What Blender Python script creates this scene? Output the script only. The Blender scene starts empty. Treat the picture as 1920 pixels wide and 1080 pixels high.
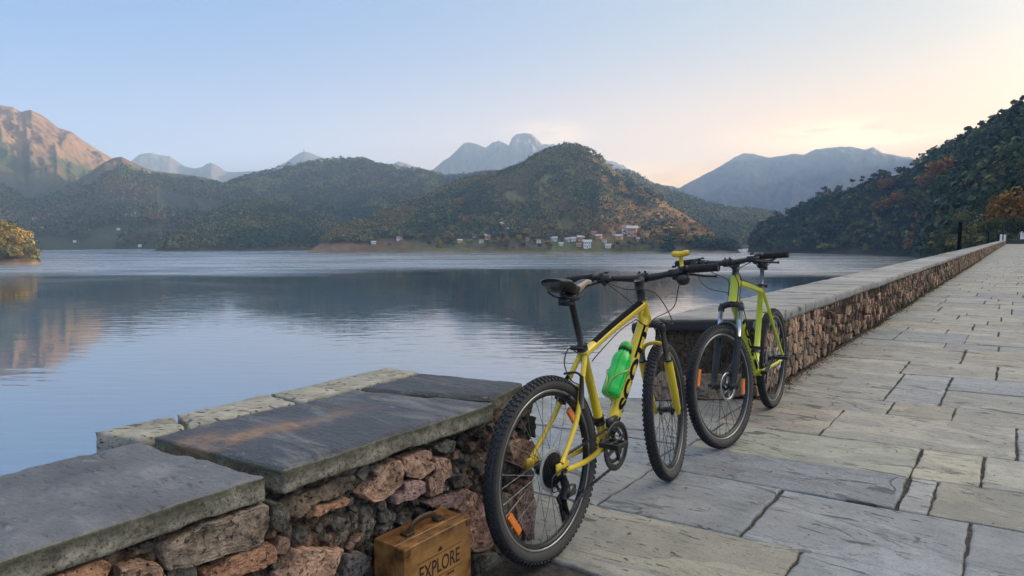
import bpy, math, random
import numpy as np
from mathutils import Matrix, Vector
from mathutils.bvhtree import BVHTree
random.seed(7)
RS = np.random.RandomState(11)
S = bpy.context.scene
COL = S.collection
R_ = math.radians

# ------------------------------------------------------------------ camera, sky, sun, exposure
FPX, CAMH, HOR = 1250.0, 1.19, 444.0
PITCH = math.atan((540 - HOR) / FPX)
cam_d = bpy.data.cameras.new('camera'); cam = bpy.data.objects.new('camera', cam_d); COL.objects.link(cam)
cam.location = (0, 0, CAMH); cam.rotation_euler = (math.pi / 2 - PITCH, 0, 0)
cam_d.sensor_width = 36; cam_d.lens = 36 * FPX / 1920; cam_d.clip_start = 0.05; cam_d.clip_end = 30000
S.camera = cam
S.view_settings.view_transform = 'Standard'; S.view_settings.look = 'None'
S.view_settings.gamma = 1; S.view_settings.use_curve_mapping = False
S.view_settings.exposure = 2.5
SUN_AZ, SUN_EL = R_(55), R_(8.0)
S.render.engine = 'CYCLES'
S.cycles.use_denoising = True
S.cycles.max_bounces = 6; S.cycles.diffuse_bounces = 2; S.cycles.glossy_bounces = 3
S.cycles.transmission_bounces = 4; S.cycles.volume_bounces = 0; S.cycles.transparent_max_bounces = 8
S.cycles.sample_clamp_indirect = 4


class NT:
    """small wrapper for building node trees"""
    def __init__(s, tree): s.t = tree; s.n = tree.nodes; s.l = tree.links
    def add(s, typ, ins=None, **props):
        nd = s.n.new(typ)
        for k, v in props.items(): setattr(nd, k, v)
        for k, v in (ins or {}).items():
            i = nd.inputs[k]
            if isinstance(v, bpy.types.NodeSocket): s.l.new(v, i)
            else: i.default_value = v
        return nd
    def math(s, op, a, b=0.0, c=0.0, clamp=False):
        return s.add('ShaderNodeMath', {0: a, 1: b, 2: c}, operation=op, use_clamp=clamp).outputs[0]
    def noise(s, vec, scale, detail=4, rough=.55, dist=0.0):
        return s.add('ShaderNodeTexNoise', {'Vector': vec, 'Scale': scale, 'Detail': detail, 'Roughness': rough, 'Distortion': dist}).outputs['Fac']
    def ramp(s, fac, lo, hi, a=0.0, b=1.0):
        return s.add('ShaderNodeMapRange', {'Value': fac, 'From Min': lo, 'From Max': hi, 'To Min': a, 'To Max': b}).outputs['Result']
    def mix(s, f, a, b, mode='MIX'):
        nd = s.add('ShaderNodeMix', data_type='RGBA', blend_type=mode)
        for i, v in ((0, f), (6, a), (7, b)):
            if isinstance(v, bpy.types.NodeSocket): s.l.new(v, nd.inputs[i])
            else: nd.inputs[i].default_value = (tuple(v) + (1,))[:4] if i and not isinstance(v, float) else v
        return nd.outputs[2]


world = bpy.data.worlds.new('World'); S.world = world; world.use_nodes = True
w = NT(world.node_tree)
bg = w.n['Background']
sky = w.add('ShaderNodeTexSky', sky_type='NISHITA', sun_disc=False, sun_elevation=SUN_EL, sun_rotation=SUN_AZ,
            altitude=300, air_density=1.0, dust_density=0.8, ozone_density=2.0)
tc = w.add('ShaderNodeTexCoord').outputs['Generated']
sx = w.add('ShaderNodeSeparateXYZ', {0: tc})
az = w.math('ARCTAN2', sx.outputs[0], sx.outputs[1]); el = w.math('ARCSINE', sx.outputs[2])
vec = w.add('ShaderNodeCombineXYZ', {0: w.math('MULTIPLY', az, 9.0), 1: w.math('MULTIPLY', el, 38.0), 2: 0.3}).outputs[0]
cn = w.ramp(w.noise(vec, 1.6, 5, .55, .4), .34, .56)
tot = None
for a0, e0, sa, se, k in ((25.0, 7.7, 5.2, 1.0, 1.0), (29.5, 7.2, 4.0, .8, .9), (3.2, 8.6, 2.4, .8, .6), (12.0, 5.0, 7.0, 1.0, .5)):
    d1 = w.math('POWER', w.math('DIVIDE', w.math('SUBTRACT', az, R_(a0)), R_(sa)), 2.0)
    d2 = w.math('POWER', w.math('DIVIDE', w.math('SUBTRACT', el, R_(e0)), R_(se)), 2.0)
    m = w.math('MULTIPLY', w.math('EXPONENT', w.math('MULTIPLY', w.math('ADD', d1, d2), -1.0)), k)
    tot = m if tot is None else w.math('ADD', tot, m)
cm = w.math('MULTIPLY', cn, tot, clamp=True)
def expsq(x, d): return w.math('EXPONENT', w.math('MULTIPLY', w.math('POWER', w.math('DIVIDE', x, d), 2.0), -1.0))
sdir = (math.sin(SUN_AZ) * math.cos(SUN_EL), math.cos(SUN_AZ) * math.cos(SUN_EL), math.sin(SUN_EL))
ang = w.math('ARCCOSINE', w.add('ShaderNodeVectorMath', {0: tc, 1: sdir}, operation='DOT_PRODUCT').outputs['Value'])
K = 2.75
kc = lambda r, g, b, k=K: (r * k, g * k, b * k)
upper = w.mix(expsq(ang, R_(55)), kc(.085, .27, .66), kc(.68, .67, .54))
upper = w.mix(w.add('ShaderNodeMapRange', {'Value': el, 'From Min': R_(28), 'From Max': R_(60)}).outputs[0], upper, kc(1.0, .93, .86))  # unseen overhead sky brightened, added fill for the foreground
soft = (math.sin(R_(82)) * math.cos(R_(38)), math.cos(R_(82)) * math.cos(R_(38)), math.sin(R_(38)))
ang2 = w.math('ARCCOSINE', w.add('ShaderNodeVectorMath', {0: tc, 1: soft}, operation='DOT_PRODUCT').outputs['Value'])
horiz = w.mix(expsq(w.math('SUBTRACT', az, R_(40)), R_(48)), kc(.42, .64, 1.05), kc(3.9, 1.85, .05))
own = w.mix(w.math('MULTIPLY', expsq(w.math('MAXIMUM', el, 0.0), R_(9.5)), .9), upper, horiz)
glow = w.mix(expsq(ang, R_(12)), (0, 0, 0), kc(2.0, 1.5, .9))
own = w.mix(1.0, own, glow, 'ADD')
own = w.mix(1.0, own, w.mix(expsq(ang2, R_(22)), (0, 0, 0), kc(5.4, 4.8, 4.0)), 'ADD')   # added bright lobe out of view, lights the foreground from the right
skyg = w.add('ShaderNodeGamma', {0: sky.outputs[0], 1: 0.72}).outputs[0]
skyc = w.mix(.15, own, skyg)
skyc = w.mix(w.math('MULTIPLY', cm, 0.55), skyc, kc(3.3, 2.1, .9))
w.l.new(skyc, bg.inputs[0]); bg.inputs[1].default_value = 0.08

sun_d = bpy.data.lights.new('sun', 'SUN'); sun = bpy.data.objects.new('sun', sun_d); COL.objects.link(sun)
sun_d.energy = 5.0; sun_d.angle = R_(0.5); sun_d.color = (1.0, .70, .42)
sun.rotation_euler = (math.pi / 2 - SUN_EL, 0, math.pi - SUN_AZ)

# ------------------------------------------------------------------ maths helpers
CP, SP = math.cos(PITCH), math.sin(PITCH)
TH = math.atan((1908 - 960) / FPX * CP)                      # heading of the wall
UD = np.array([math.sin(TH), math.cos(TH)]); ND = np.array([math.cos(TH), -math.sin(TH)])
ZW = CAMH - 16.0                                             # lake level
def XY(u, v): return u * UD + v * ND
def P3(u, v, z): a = XY(u, v); return (a[0], a[1], z)
def UVZ(A):                                                  # (n,3) array of u, v, z to world
    A = np.asarray(A, float)
    return np.concatenate([A[:, :1] * UD + A[:, 1:2] * ND, A[:, 2:]], 1)
def ray(px, py):
    a = (px - 960) / FPX; b = -(py - 540) / FPX
    return np.array([a, CP + b * SP, -SP + b * CP])
def on_face(px, py, v0):                                     # where the sight line meets the wall face
    r = ray(px, py); t = v0 / (r[:2] @ ND); p = r * t
    return p[:2] @ UD, p[2] + CAMH

_perm = np.random.RandomState(3).permutation(512)
def _h(i, j, k): return _perm[(_perm[(_perm[i & 511] + j) & 511] + k) & 511]
def vnoise(x, y, z=0.0):                                     # value noise, -1..1
    x, y, z = np.broadcast_arrays(np.asarray(x, float), np.asarray(y, float), np.asarray(z, float))
    xi, yi, zi = np.floor(x).astype(int), np.floor(y).astype(int), np.floor(z).astype(int)
    f = [x - xi, y - yi, z - zi]; f = [t * t * t * (t * (t * 6 - 15) + 10) for t in f]
    r = 0
    for a in (0, 1):
        for b in (0, 1):
            for c in (0, 1):
                wgt = (f[0] if a else 1 - f[0]) * (f[1] if b else 1 - f[1]) * (f[2] if c else 1 - f[2])
                r = r + wgt * _h(xi + a, yi + b, zi + c)
    return r / 255.5 - 1
def fbm(x, y, z=0.0, o=4, g=.5):
    r, a, n = 0, 1, 0
    for i in range(o):
        r = r + a * vnoise(x * 2 ** i + 17 * i, y * 2 ** i + 5 * i, np.asarray(z) * 2 ** i); n += a; a *= g
    return r / n
def ridged(x, y, o=4):
    r, a, n = 0, 1, 0
    for i in range(o):
        r = r + a * (1 - 2 * np.abs(vnoise(x * 2 ** i + 9 * i, y * 2 ** i, 1.5 * i))); n += a; a *= .5
    return r / n
def worley(x, y, seed=0):
    xi, yi = np.floor(x).astype(int), np.floor(y).astype(int)
    d1 = np.full(x.shape, 9.); d2 = d1.copy(); idv = np.zeros(x.shape)
    for a in (-1, 0, 1):
        for b in (-1, 0, 1):
            h1 = _h(xi + a, yi + b, seed) / 512; h2 = _h(xi + a, yi + b, seed + 77) / 512
            d = np.hypot(xi + a + h1 - x, yi + b + h2 - y)
            c = d < d1
            d2 = np.where(c, d1, np.minimum(d2, d)); idv = np.where(c, h1, idv); d1 = np.where(c, d, d1)
    return d1, d2, idv

# ------------------------------------------------------------------ mesh helpers
def mk(name, V, F, mat, parent=None, col=None, smooth=True, mi=None, extra=None):
    """F: one (m,k) int array or a list of them (or of python lists)"""
    me = bpy.data.meshes.new(name)
    V = np.asarray(V, np.float32)
    if isinstance(F, np.ndarray): F = [F]
    flat, tots = [], []
    for f in F:
        if isinstance(f, np.ndarray) and f.ndim == 2:
            flat.append(f.ravel()); tots.append(np.full(len(f), f.shape[1]))
        else:
            flat.append(np.asarray(f).ravel()); tots.append(np.array([len(f)]))
    flat = np.concatenate(flat).astype(np.int32); tots = np.concatenate(tots).astype(np.int32)
    me.vertices.add(len(V)); me.vertices.foreach_set('co', V.ravel())
    me.loops.add(len(flat)); me.loops.foreach_set('vertex_index', flat)
    me.polygons.add(len(tots)); st = np.concatenate([[0], np.cumsum(tots)[:-1]]).astype(np.int32)
    me.polygons.foreach_set('loop_start', st); me.polygons.foreach_set('loop_total', tots)
    if mi is not None: me.polygons.foreach_set('material_index', np.asarray(mi, np.int32))
    me.update(calc_edges=True); me.validate()
    me.polygons.foreach_set('use_smooth', np.full(len(me.polygons), bool(smooth)))
    if col is not None:
        c = np.asarray(col, np.float32)
        if c.ndim == 1: c = np.tile(c, (len(V), 1))
        c = np.concatenate([c[:, :3], np.ones((len(c), 1), np.float32)], 1)
        me.color_attributes.new('col', 'FLOAT_COLOR', 'POINT').data.foreach_set('color', c.ravel())
    for m in (mat if isinstance(mat, (list, tuple)) else [mat]): me.materials.append(m)
    o = bpy.data.objects.new(name, me); COL.objects.link(o)
    if parent: o.parent = parent
    return o

class MB:
    def __init__(s): s.V, s.F, s.C, s.M, s.n = [], [], [], [], 0
    def add(s, V, F, col=(1, 1, 1), m=0):
        V = np.asarray(V, float); s.V.append(V)
        c = np.asarray(col, float); s.C.append(np.tile(c, (len(V), 1)) if c.ndim == 1 else c)
        for f in (F if isinstance(F, list) else [F]):
            f = np.asarray(f) + s.n
            if f.ndim == 1: f = f[None]
            s.F.append(f); s.M.append(np.full(len(f), m))
        s.n += len(V); return s
    def xf(s, fn): s.V = [fn(v) for v in s.V]; return s
    def build(s, name, mat, parent=None, smooth=True):
        return mk(name, np.concatenate(s.V), s.F, mat, parent, np.concatenate(s.C), smooth, np.concatenate(s.M))

def grid_faces(a, b, wrap_a=False, wrap_b=False):
    i = np.arange(a if wrap_a else a - 1); j = np.arange(b if wrap_b else b - 1)
    I, J = np.meshgrid(i, j, indexing='ij'); I, J = I.ravel(), J.ravel(); I2, J2 = (I + 1) % a, (J + 1) % b
    return np.stack([I * b + J, I2 * b + J, I2 * b + J2, I * b + J2], 1)
def frames(P):
    P = np.asarray(P, float); T = np.gradient(P, axis=0); T /= np.linalg.norm(T, axis=1)[:, None] + 1e-12
    up = np.array([0, 0, 1.]) if abs(T[0, 2]) < .9 else np.array([0, 1., 0])
    A = []; n = up - T[0] * (up @ T[0])
    for t in T:
        n = n - t * (n @ t); n = n / (np.linalg.norm(n) + 1e-12); A.append(n)
    A = np.array(A); return T, A, np.cross(T, A)
def tube(P, r, n=10, caps=True, sx_=1.0):
    P = np.asarray(P, float); r = np.broadcast_to(np.asarray(r, float), (len(P),)); T, A, B = frames(P)
    t = np.linspace(0, 2 * np.pi, n, endpoint=False)
    V = (P[:, None] + r[:, None, None] * (np.cos(t)[None, :, None] * A[:, None] + sx_ * np.sin(t)[None, :, None] * B[:, None])).reshape(-1, 3)
    F = [grid_faces(len(P), n, False, True)]
    if caps: F += [np.arange(n)[::-1][None], (np.arange(n) + (len(P) - 1) * n)[None]]
    return V, F
def spl(pts, n=16):                                          # Catmull-Rom through points
    P = np.asarray(pts, float); P = np.concatenate([2 * P[:1] - P[1:2], P, 2 * P[-1:] - P[-2:-1]]); out = []
    for i in range(1, len(P) - 2):
        for t in np.linspace(0, 1, n, endpoint=False):
            a, b, c, d = P[i - 1:i + 3]
            out.append(.5 * (2 * b + (c - a) * t + (2 * a - 5 * b + 4 * c - d) * t * t + (3 * b - a - 3 * c + d) * t ** 3))
    out.append(P[-2]); return np.array(out)
def box(c, s, M=None):
    V = np.array([[x, y, z] for x in (-.5, .5) for y in (-.5, .5) for z in (-.5, .5)]) * np.asarray(s)
    if M is not None: V = V @ np.asarray(M).T
    F = np.array([[0, 1, 3, 2], [4, 6, 7, 5], [0, 4, 5, 1], [2, 3, 7, 6], [0, 2, 6, 4], [1, 5, 7, 3]])
    return V + np.asarray(c, float), F
def lathe(prof, n=24, axis='z'):                             # prof: list of (r, h)
    t = np.linspace(0, 2 * np.pi, n, endpoint=False); p = np.asarray(prof, float)
    V = np.stack([p[:, 0][:, None] * np.cos(t), p[:, 0][:, None] * np.sin(t), np.repeat(p[:, 1][:, None], n, 1)], -1).reshape(-1, 3)
    if axis == 'y': V = V[:, [0, 2, 1]]
    F = [grid_faces(len(p), n, False, True)]
    return V, F
def bevel(o, wd, seg=2):
    m = o.modifiers.new('bevel', 'BEVEL'); m.width = wd; m.segments = seg; m.limit_method = 'ANGLE'; return o

def empty(name, loc=(0, 0, 0)):
    o = bpy.data.objects.new(name, None); COL.objects.link(o); o.location = loc; o.empty_display_size = .1; return o
def tag(o, label=None, cat=None, group=None, kind=None):
    for k, v in (('label', label), ('category', cat), ('group', group), ('kind', kind)):
        if v: o[k] = v
    return o

# ------------------------------------------------------------------ materials
def newmat(name):
    m = bpy.data.materials.new(name); m.use_nodes = True; t = NT(m.node_tree); return m, t, t.n['Principled BSDF']
def simple(name, col, rough=.5, metal=0.0, coat=0.0, var=.12, scale=40.0, bump=0.0, spec=.5):
    m, t, p = newmat(name)
    co = t.add('ShaderNodeTexCoord').outputs['Object']
    n = t.noise(co, scale, 4)
    c = t.mix(1.0, (col[0], col[1], col[2]), t.add('ShaderNodeCombineColor', {0: t.ramp(n, .3, .7, 1 - var, 1 + var), 1: t.ramp(n, .3, .7, 1 - var, 1 + var), 2: t.ramp(n, .3, .7, 1 - var, 1 + var)}).outputs[0], 'MULTIPLY')
    t.l.new(c, p.inputs['Base Color']); p.inputs['Metallic'].default_value = metal
    t.l.new(t.ramp(n, .3, .7, rough * .85, min(1, rough * 1.15)), p.inputs['Roughness'])
    p.inputs['Coat Weight'].default_value = coat; p.inputs['Specular IOR Level'].default_value = spec
    if bump: t.l.new(t.add('ShaderNodeBump', {'Height': n, 'Distance': bump, 'Strength': 1.0}).outputs[0], p.inputs['Normal'])
    return m
def attr_mat(name, rough=.9, scale=8.0, var=.35, bump=.01, pit=0.0, pitscale=20.0, stretch=(1, 1, 1), spec=.25, det=6, extra=None):
    """colour from the mesh's own pigment attribute, broken up by procedural noise"""
    m, t, p = newmat(name)
    co = t.add('ShaderNodeTexCoord').outputs['Object']
    mp = t.add('ShaderNodeMapping', {'Vector': co, 'Scale': stretch, 'Rotation': (0, 0, TH)}).outputs[0]
    a = t.add('ShaderNodeAttribute', attribute_name='col').outputs['Color']
    n = t.noise(mp, scale, det, .62); n2 = t.noise(mp, scale * 5.3, 4, .6)
    f = t.math('ADD', t.ramp(n, .3, .7, 1 - var, 1 + var), t.ramp(n2, .3, .7, -var * .5, var * .5))
    c = t.mix(1.0, a, t.add('ShaderNodeCombineColor', {0: f, 1: f, 2: f}).outputs[0], 'MULTIPLY')
    h = t.math('ADD', n, t.math('MULTIPLY', n2, .35))
    if pit:
        q = t.noise(mp, pitscale, 3, .5, .6); pm = t.ramp(q, .33, .40, 1.0, 0.0)
        c = t.mix(t.math('MULTIPLY', pm, pit), c, (.012, .011, .010)); h = t.math('SUBTRACT', h, t.math('MULTIPLY', pm, 1.2))
    if extra: c, h = extra(t, mp, c, h)
    t.l.new(c, p.inputs['Base Color']); p.inputs['Roughness'].default_value = rough; p.inputs['Specular IOR Level'].default_value = spec
    if bump: t.l.new(t.add('ShaderNodeBump', {'Height': h, 'Distance': bump, 'Strength': 1.0}).outputs[0], p.inputs['Normal'])
    return m

M_leaf = attr_mat('foliage', .85, .25, .3, 0, det=3, spec=.15)
M_bark = simple('bark', (.09, .065, .045), .95, var=.3, scale=3, bump=.02)
M_land = attr_mat('hillside_cover', .95, .012, .35, 3.0, det=8, spec=.1)
M_rock = attr_mat('mountain_rock', .95, .006, .3, 8.0, det=8, spec=.1)

# ================================================================== HILLS
HILLS = []
def pxd(px, py):                                             # pixel -> azimuth, tan(elevation)
    r = ray(px, py); return math.atan2(r[0], r[1]), r[2] / math.hypot(r[0], r[1])
def hill(name, pts, n_az=420, n_t=90, back=.9, mat=None, colf=None, shape=.9, amp=.16, L=(220, 220), crag=0.0, ext=(), seed=0, gully=.5, clampk=.985, smooth=True):
    """pts: (px, py, foot distance, ridge distance) from the photo; ext: (azimuth deg, elevation deg, foot, ridge) out of frame"""
    A = [(*pxd(p[0], p[1]), p[2], p[3]) for p in pts] + [(R_(e[0]), math.tan(R_(e[1])), e[2], e[3]) for e in ext]
    A = np.array(sorted(A)); a = np.linspace(A[0, 0], A[-1, 0], n_az)
    te, fd, rd = (np.interp(a, A[:, 0], A[:, k]) for k in (1, 2, 3))
    tt = np.concatenate([np.linspace(0, 1, n_t), 1 + np.linspace(0, 1, 26)[1:] * back])
    Aa, Tt = np.meshgrid(a, tt, indexing='ij'); Fd, Rd, Te = fd[:, None], rd[:, None], te[:, None]
    D = Fd + (Rd - Fd) * Tt
    zr = CAMH + Te * Rd
    X, Y = D * np.sin(Aa), D * np.cos(Aa)
    front = np.clip(Tt, 0, 1); bk = np.clip((Tt - 1) / back, 0, 1)
    z = (ZW - 2) + (zr - ZW + 2) * (front ** shape) * (1 - bk ** 1.4)
    hgt = np.maximum(zr - ZW, 5)
    env = np.sin(np.pi * np.clip(front, 0, 1)) ** .8 * (Tt < 1) + np.sin(np.pi * bk) * (Tt > 1)
    arc = Aa * np.mean(rd)
    nz = gully * ridged(arc / L[0] + seed, Tt * 1.6 + .6 * fbm(X / L[1], Y / L[1], seed), 4) + (1 - gully) * fbm(X / L[1], Y / L[1], seed + .5, 5)
    z = z + amp * hgt * nz * env
    edge = np.exp(-((Tt - 1) / .06) ** 2)
    z = z + crag * hgt * (fbm(X / (L[0] * .14), Y / (L[0] * .14), seed + 3., 4) + .9 * ridged(arc / (L[0] * .22) + .5 * fbm(X / L[0], Y / L[0], 2.), Tt * 3.5, 4)) * np.clip(Tt * 3, 0, 1) * (1 - .85 * edge)
    lim = CAMH + Te * D * (1 - (1 - clampk) * np.clip((1 - Tt) * 12, 0, 1))
    z = np.where(Tt < 1, np.minimum(z, np.where(lim > ZW + 3, lim, z)), z)
    z = np.maximum(z, ZW - 2)
    V = np.stack([X, Y, z], -1).reshape(-1, 3); F = grid_faces(len(a), len(tt))
    c = colf(X, Y, z, Tt, Aa).reshape(-1, 3)
    o = mk(name, V, F, mat, None, c, smooth); tag(o, kind='structure')
    hb = dict(o=o, V=V.reshape(len(a), len(tt), 3), a=a, nt=n_t, bvh=BVHTree.FromPolygons([Vector(v) for v in V], [tuple(f) for f in F.tolist()]))
    HILLS.append(hb); return hb
def mixc(a, b, k): k = np.clip(k, 0, 1)[..., None]; return np.asarray(a) * (1 - k) + np.asarray(b) * k
def sm(x, a, b): t = np.clip((x - a) / (b - a), 0, 1); return t * t * (3 - 2 * t)

def c_left(X, Y, Z, T, A):
    n = fbm(X / 200, Y / 200, 1, 6); m = fbm(X / 60, Y / 60, 4, 4); c = mixc((.15, .098, .062), (.23, .155, .10), n + m * .6 + .5)
    low = sm(Z, 260, 50); c = mixc(c, mixc((.030, .042, .028), (.075, .062, .042), n + .5), sm(Z, 175, 75)); c = mixc(c, (.052, .062, .034), np.clip(low * .8 * sm(n + .4 * m, -.45, -.05) + .85 * sm(n + .5 * m, .02, .16) * (Z < 430), 0, 1))
    return c
def c_far(X, Y, Z, T, A):
    return mixc((.16, .125, .10), (.10, .09, .07), fbm(X / 400, Y / 400, 2) + .5)
def c_forest(X, Y, Z, T, A):
    n = fbm(X / 90, Y / 90, 4, 5); c = mixc((.045, .060, .028), (.10, .085, .045), n + .5)
    return mixc(c, (.13, .075, .045), sm(n, .22, .45) * .7)
def c_village(X, Y, Z, T, A):
    n = fbm(X / 55, Y / 55, 6, 5); c = mixc((.060, .070, .030), (.13, .11, .05), n + .5)
    brown = sm(A, R_(6.0), R_(8.0)) * sm(n, -.5, -.1) * sm(Z, ZW + 8, ZW + 22)
    c = mixc(c, mixc((.30, .15, .06), (.17, .11, .05), fbm(X / 18, Y / 18, 2, 4) + .5), brown * .9)
    c = mixc(c, (.15, .095, .06), sm(-A, R_(8.0), R_(10)) * (Z < ZW + 14) * .8 * (Z > ZW + 1.2))
    c = mixc(c, (.16, .13, .095), (Z < ZW + 1.6) * 1.0)
    g = np.exp(-((A - R_(3.9)) / R_(1.1)) ** 2) * sm(Z, ZW + 12, ZW + 7) * (Z > ZW + 2); return mixc(c, (.085, .115, .035), g * .8)
def c_right(X, Y, Z, T, A):
    n = fbm(X / 40, Y / 40, 8, 5); return mixc((.035, .045, .022), (.06, .055, .03), n + .5)

# far ranges
hill('mountain_range', [(215, 330, 3700, 4300), (235, 312, 3700, 4300), (248, 300, 3700, 4300), (262, 289, 3700, 4300), (284, 287, 3700, 4300), (300, 291, 3700, 4300), (318, 293, 3700, 4300), (333, 303, 3700, 4300), (346, 312, 3700, 4300), (365, 316, 3700, 4300), (379, 313, 3700, 4300), (388, 307, 3700, 4300), (396, 305, 3700, 4300), (410, 312, 3700, 4300), (425, 322, 3700, 4300), (440, 323, 3700, 4300), (470, 321, 3700, 4300), (490, 330, 3700, 4300), (560, 345, 3700, 4300)],
     260, 50, .5, M_rock, c_far, amp=.22, L=(500, 700), crag=.02, seed=1)
hill('mountain_range', [(440, 345, 3400, 4000), (480, 325, 3400, 4000), (510, 316, 3400, 4000), (527, 309, 3400, 4000), (542, 301, 3400, 4000), (553, 292, 3400, 4000), (562, 287, 3400, 4000), (570, 284, 3400, 4000), (580, 286, 3400, 4000), (592, 291, 3400, 4000), (605, 296, 3400, 4000), (640, 310, 3400, 4000), (737, 307, 3400, 4000), (748, 303, 3400, 4000), (760, 306, 3400, 4000), (779, 313, 3400, 4000), (800, 318, 3400, 4000), (830, 330, 3400, 4000)],
     260, 50, .5, M_rock, c_far, amp=.22, L=(420, 700), crag=.02, seed=2)
hill('mountain_range', [(790, 330, 3000, 3600), (812, 318, 3000, 3600), (831, 302, 3000, 3600), (845, 293, 3000, 3600), (857, 283, 3000, 3600), (870, 269, 3000, 3600), (882, 267, 3000, 3600), (895, 271, 3000, 3600), (910, 278, 3000, 3600), (922, 268, 3000, 3600), (936, 264, 3000, 3600), (946, 269, 3000, 3600), (954, 274, 3000, 3600), (960, 259, 3000, 3600), (968, 253, 3000, 3600), (982, 250, 3000, 3600), (996, 252, 3000, 3600), (1006, 258, 3000, 3600), (1017, 271, 3000, 3600), (1037, 272, 3000, 3600), (1059, 277, 3000, 3600), (1100, 290, 3000, 3600), (1133, 301, 3000, 3600), (1150, 305, 3000, 3600), (1172, 314, 3000, 3600), (1186, 323, 3000, 3600), (1230, 345, 3000, 3600), (1262, 350, 3000, 3600), (1300, 360, 3000, 3600)],
     420, 60, .5, M_rock, c_far, amp=.3, L=(200, 600), crag=.06, seed=3, gully=.7)
hill('mountain_range', [(1240, 375, 2700, 3700), (1256, 362, 2700, 3700), (1275, 352, 2700, 3700), (1300, 338, 2700, 3700), (1340, 318, 2700, 3700), (1360, 306, 2700, 3700), (1378, 295, 2700, 3700), (1392, 289, 2700, 3700), (1410, 288, 2700, 3700), (1442, 296, 2700, 3700), (1470, 292, 2700, 3700), (1491, 289, 2700, 3700), (1507, 291, 2700, 3700), (1530, 281, 2700, 3700), (1562, 277, 2700, 3700), (1594, 275, 2700, 3700), (1623, 281, 2700, 3700), (1632, 278, 2700, 3700), (1638, 276, 2700, 3700), (1653, 286, 2700, 3700), (1711, 297, 2700, 3700), (1760, 300, 2700, 3700)],
     480, 80, .5, M_rock, c_far, amp=.26, L=(260, 700), crag=.05, seed=4, gully=.7, ext=[(36, 6.2, 2700, 3700), (40, 7.5, 2700, 3700), (47, 5.0, 2700, 3700), (55, 2.0, 2700, 3700), (62, .5, 2700, 3700)])
# big left mountain and its shoulder
hill('mountain', [(-60, 192, 1350, 2050), (0, 198, 1350, 2050), (25, 202, 1350, 2050), (40, 211, 1350, 2050), (50, 207, 1350, 2050), (58, 206, 1350, 2050), (78, 215, 1350, 2050), (92, 226, 1350, 2050), (109, 240, 1350, 2050), (135, 247, 1350, 2050), (153, 262, 1350, 2050), (182, 280, 1350, 2050), (211, 297, 1350, 2050), (240, 312, 1350, 2050), (300, 345, 1350, 1980), (360, 400, 1350, 1850)],
     520, 150, .5, M_rock, c_left, shape=.85, amp=.24, L=(190, 420), crag=.035, seed=5, gully=.75, ext=[(-46, 6, 1350, 2050), (-55, 4, 1350, 2050), (-65, 1, 1350, 2050)])
hill('mountain_shoulder', [(-40, 330, 1000, 1450), (0, 335, 1000, 1450), (60, 365, 1000, 1450), (110, 352, 1000, 1450), (150, 335, 1000, 1480), (195, 305, 1000, 1500), (212, 296, 1000, 1500), (228, 294, 1000, 1500), (255, 308, 1000, 1500), (284, 320, 1000, 1500), (328, 325, 1000, 1500), (365, 330, 1000, 1500), (401, 337, 1000, 1500), (425, 345, 1000, 1500), (520, 385, 1000, 1450), (620, 430, 1000, 1350)],
     520, 120, .5, M_rock, c_left, shape=.9, amp=.2, L=(130, 260), crag=.03, seed=9, gully=.7, ext=[(-42, 3.5, 1000, 1450), (-60, 1, 1000, 1450)])
# forested hills
H_C = hill('forest_hill', [(300, 425, 1100, 1250), (350, 390, 1080, 1400), (400, 362, 1060, 1500), (419, 350, 1060, 1500), (450, 338, 1050, 1500), (470, 331, 1050, 1500), (510, 322, 1050, 1500), (540, 312, 1050, 1500), (575, 308, 1050, 1500), (605, 302, 1050, 1500), (640, 300, 1050, 1500), (687, 302, 1050, 1500), (704, 311, 1050, 1500), (739, 315, 1050, 1500), (779, 320, 1050, 1500), (822, 328, 1050, 1500), (840, 333, 1050, 1500), (884, 329, 1050, 1500), (932, 324, 1050, 1500), (1000, 335, 1050, 1400), (1100, 375, 1050, 1300)],
     420, 110, .5, M_land, c_forest, amp=.30, L=(120, 240), crag=.03, seed=12, gully=.6)
H_C2 = hill('forest_hill', [(286, 472, 840, 860), (303, 461, 830, 900), (339, 434, 820, 950), (386, 408, 820, 1000), (437, 388, 820, 1050), (485, 377, 820, 1080), (530, 384, 820, 1080), (580, 400, 820, 1060), (640, 425, 820, 1000), (700, 450, 820, 930)],
     300, 80, .6, M_land, c_forest, amp=.14, L=(90, 150), crag=.012, seed=14)
H_G = hill('forest_hill', [(1080, 320, 950, 1300), (1164, 323, 950, 1300), (1186, 325, 950, 1300), (1216, 345, 950, 1300), (1247, 356, 950, 1300), (1282, 367, 950, 1300), (1326, 384, 950, 1300), (1374, 394, 950, 1300), (1420, 396, 960, 1300), (1455, 402, 980, 1300), (1520, 425, 1000, 1250)],
     300, 80, .5, M_land, c_forest, amp=.16, L=(110, 160), crag=.012, seed=16)
H_F = hill('village_hill', [(575, 474, 668, 690), (595, 460, 664, 730), (634, 430, 660, 780), (691, 412, 655, 830), (748, 390, 650, 870), (805, 368, 648, 900), (844, 350, 645, 930), (875, 338, 642, 940), (945, 324, 640, 950), (980, 310, 640, 950), (1002, 297, 640, 950), (1024, 285, 640, 950), (1059, 274, 640, 950), (1085, 278, 640, 950), (1107, 285, 640, 950), (1133, 303, 640, 940), (1155, 322, 642, 930), (1194, 347, 645, 910), (1230, 366, 648, 880), (1262, 389, 652, 860), (1300, 412, 656, 820), (1335, 436, 662, 780), (1375, 462, 672, 720), (1390, 474, 690, 705)],
     520, 130, .45, M_land, c_village, shape=1.25, amp=.24, L=(60, 120), crag=.03, seed=21, gully=.55)
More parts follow.
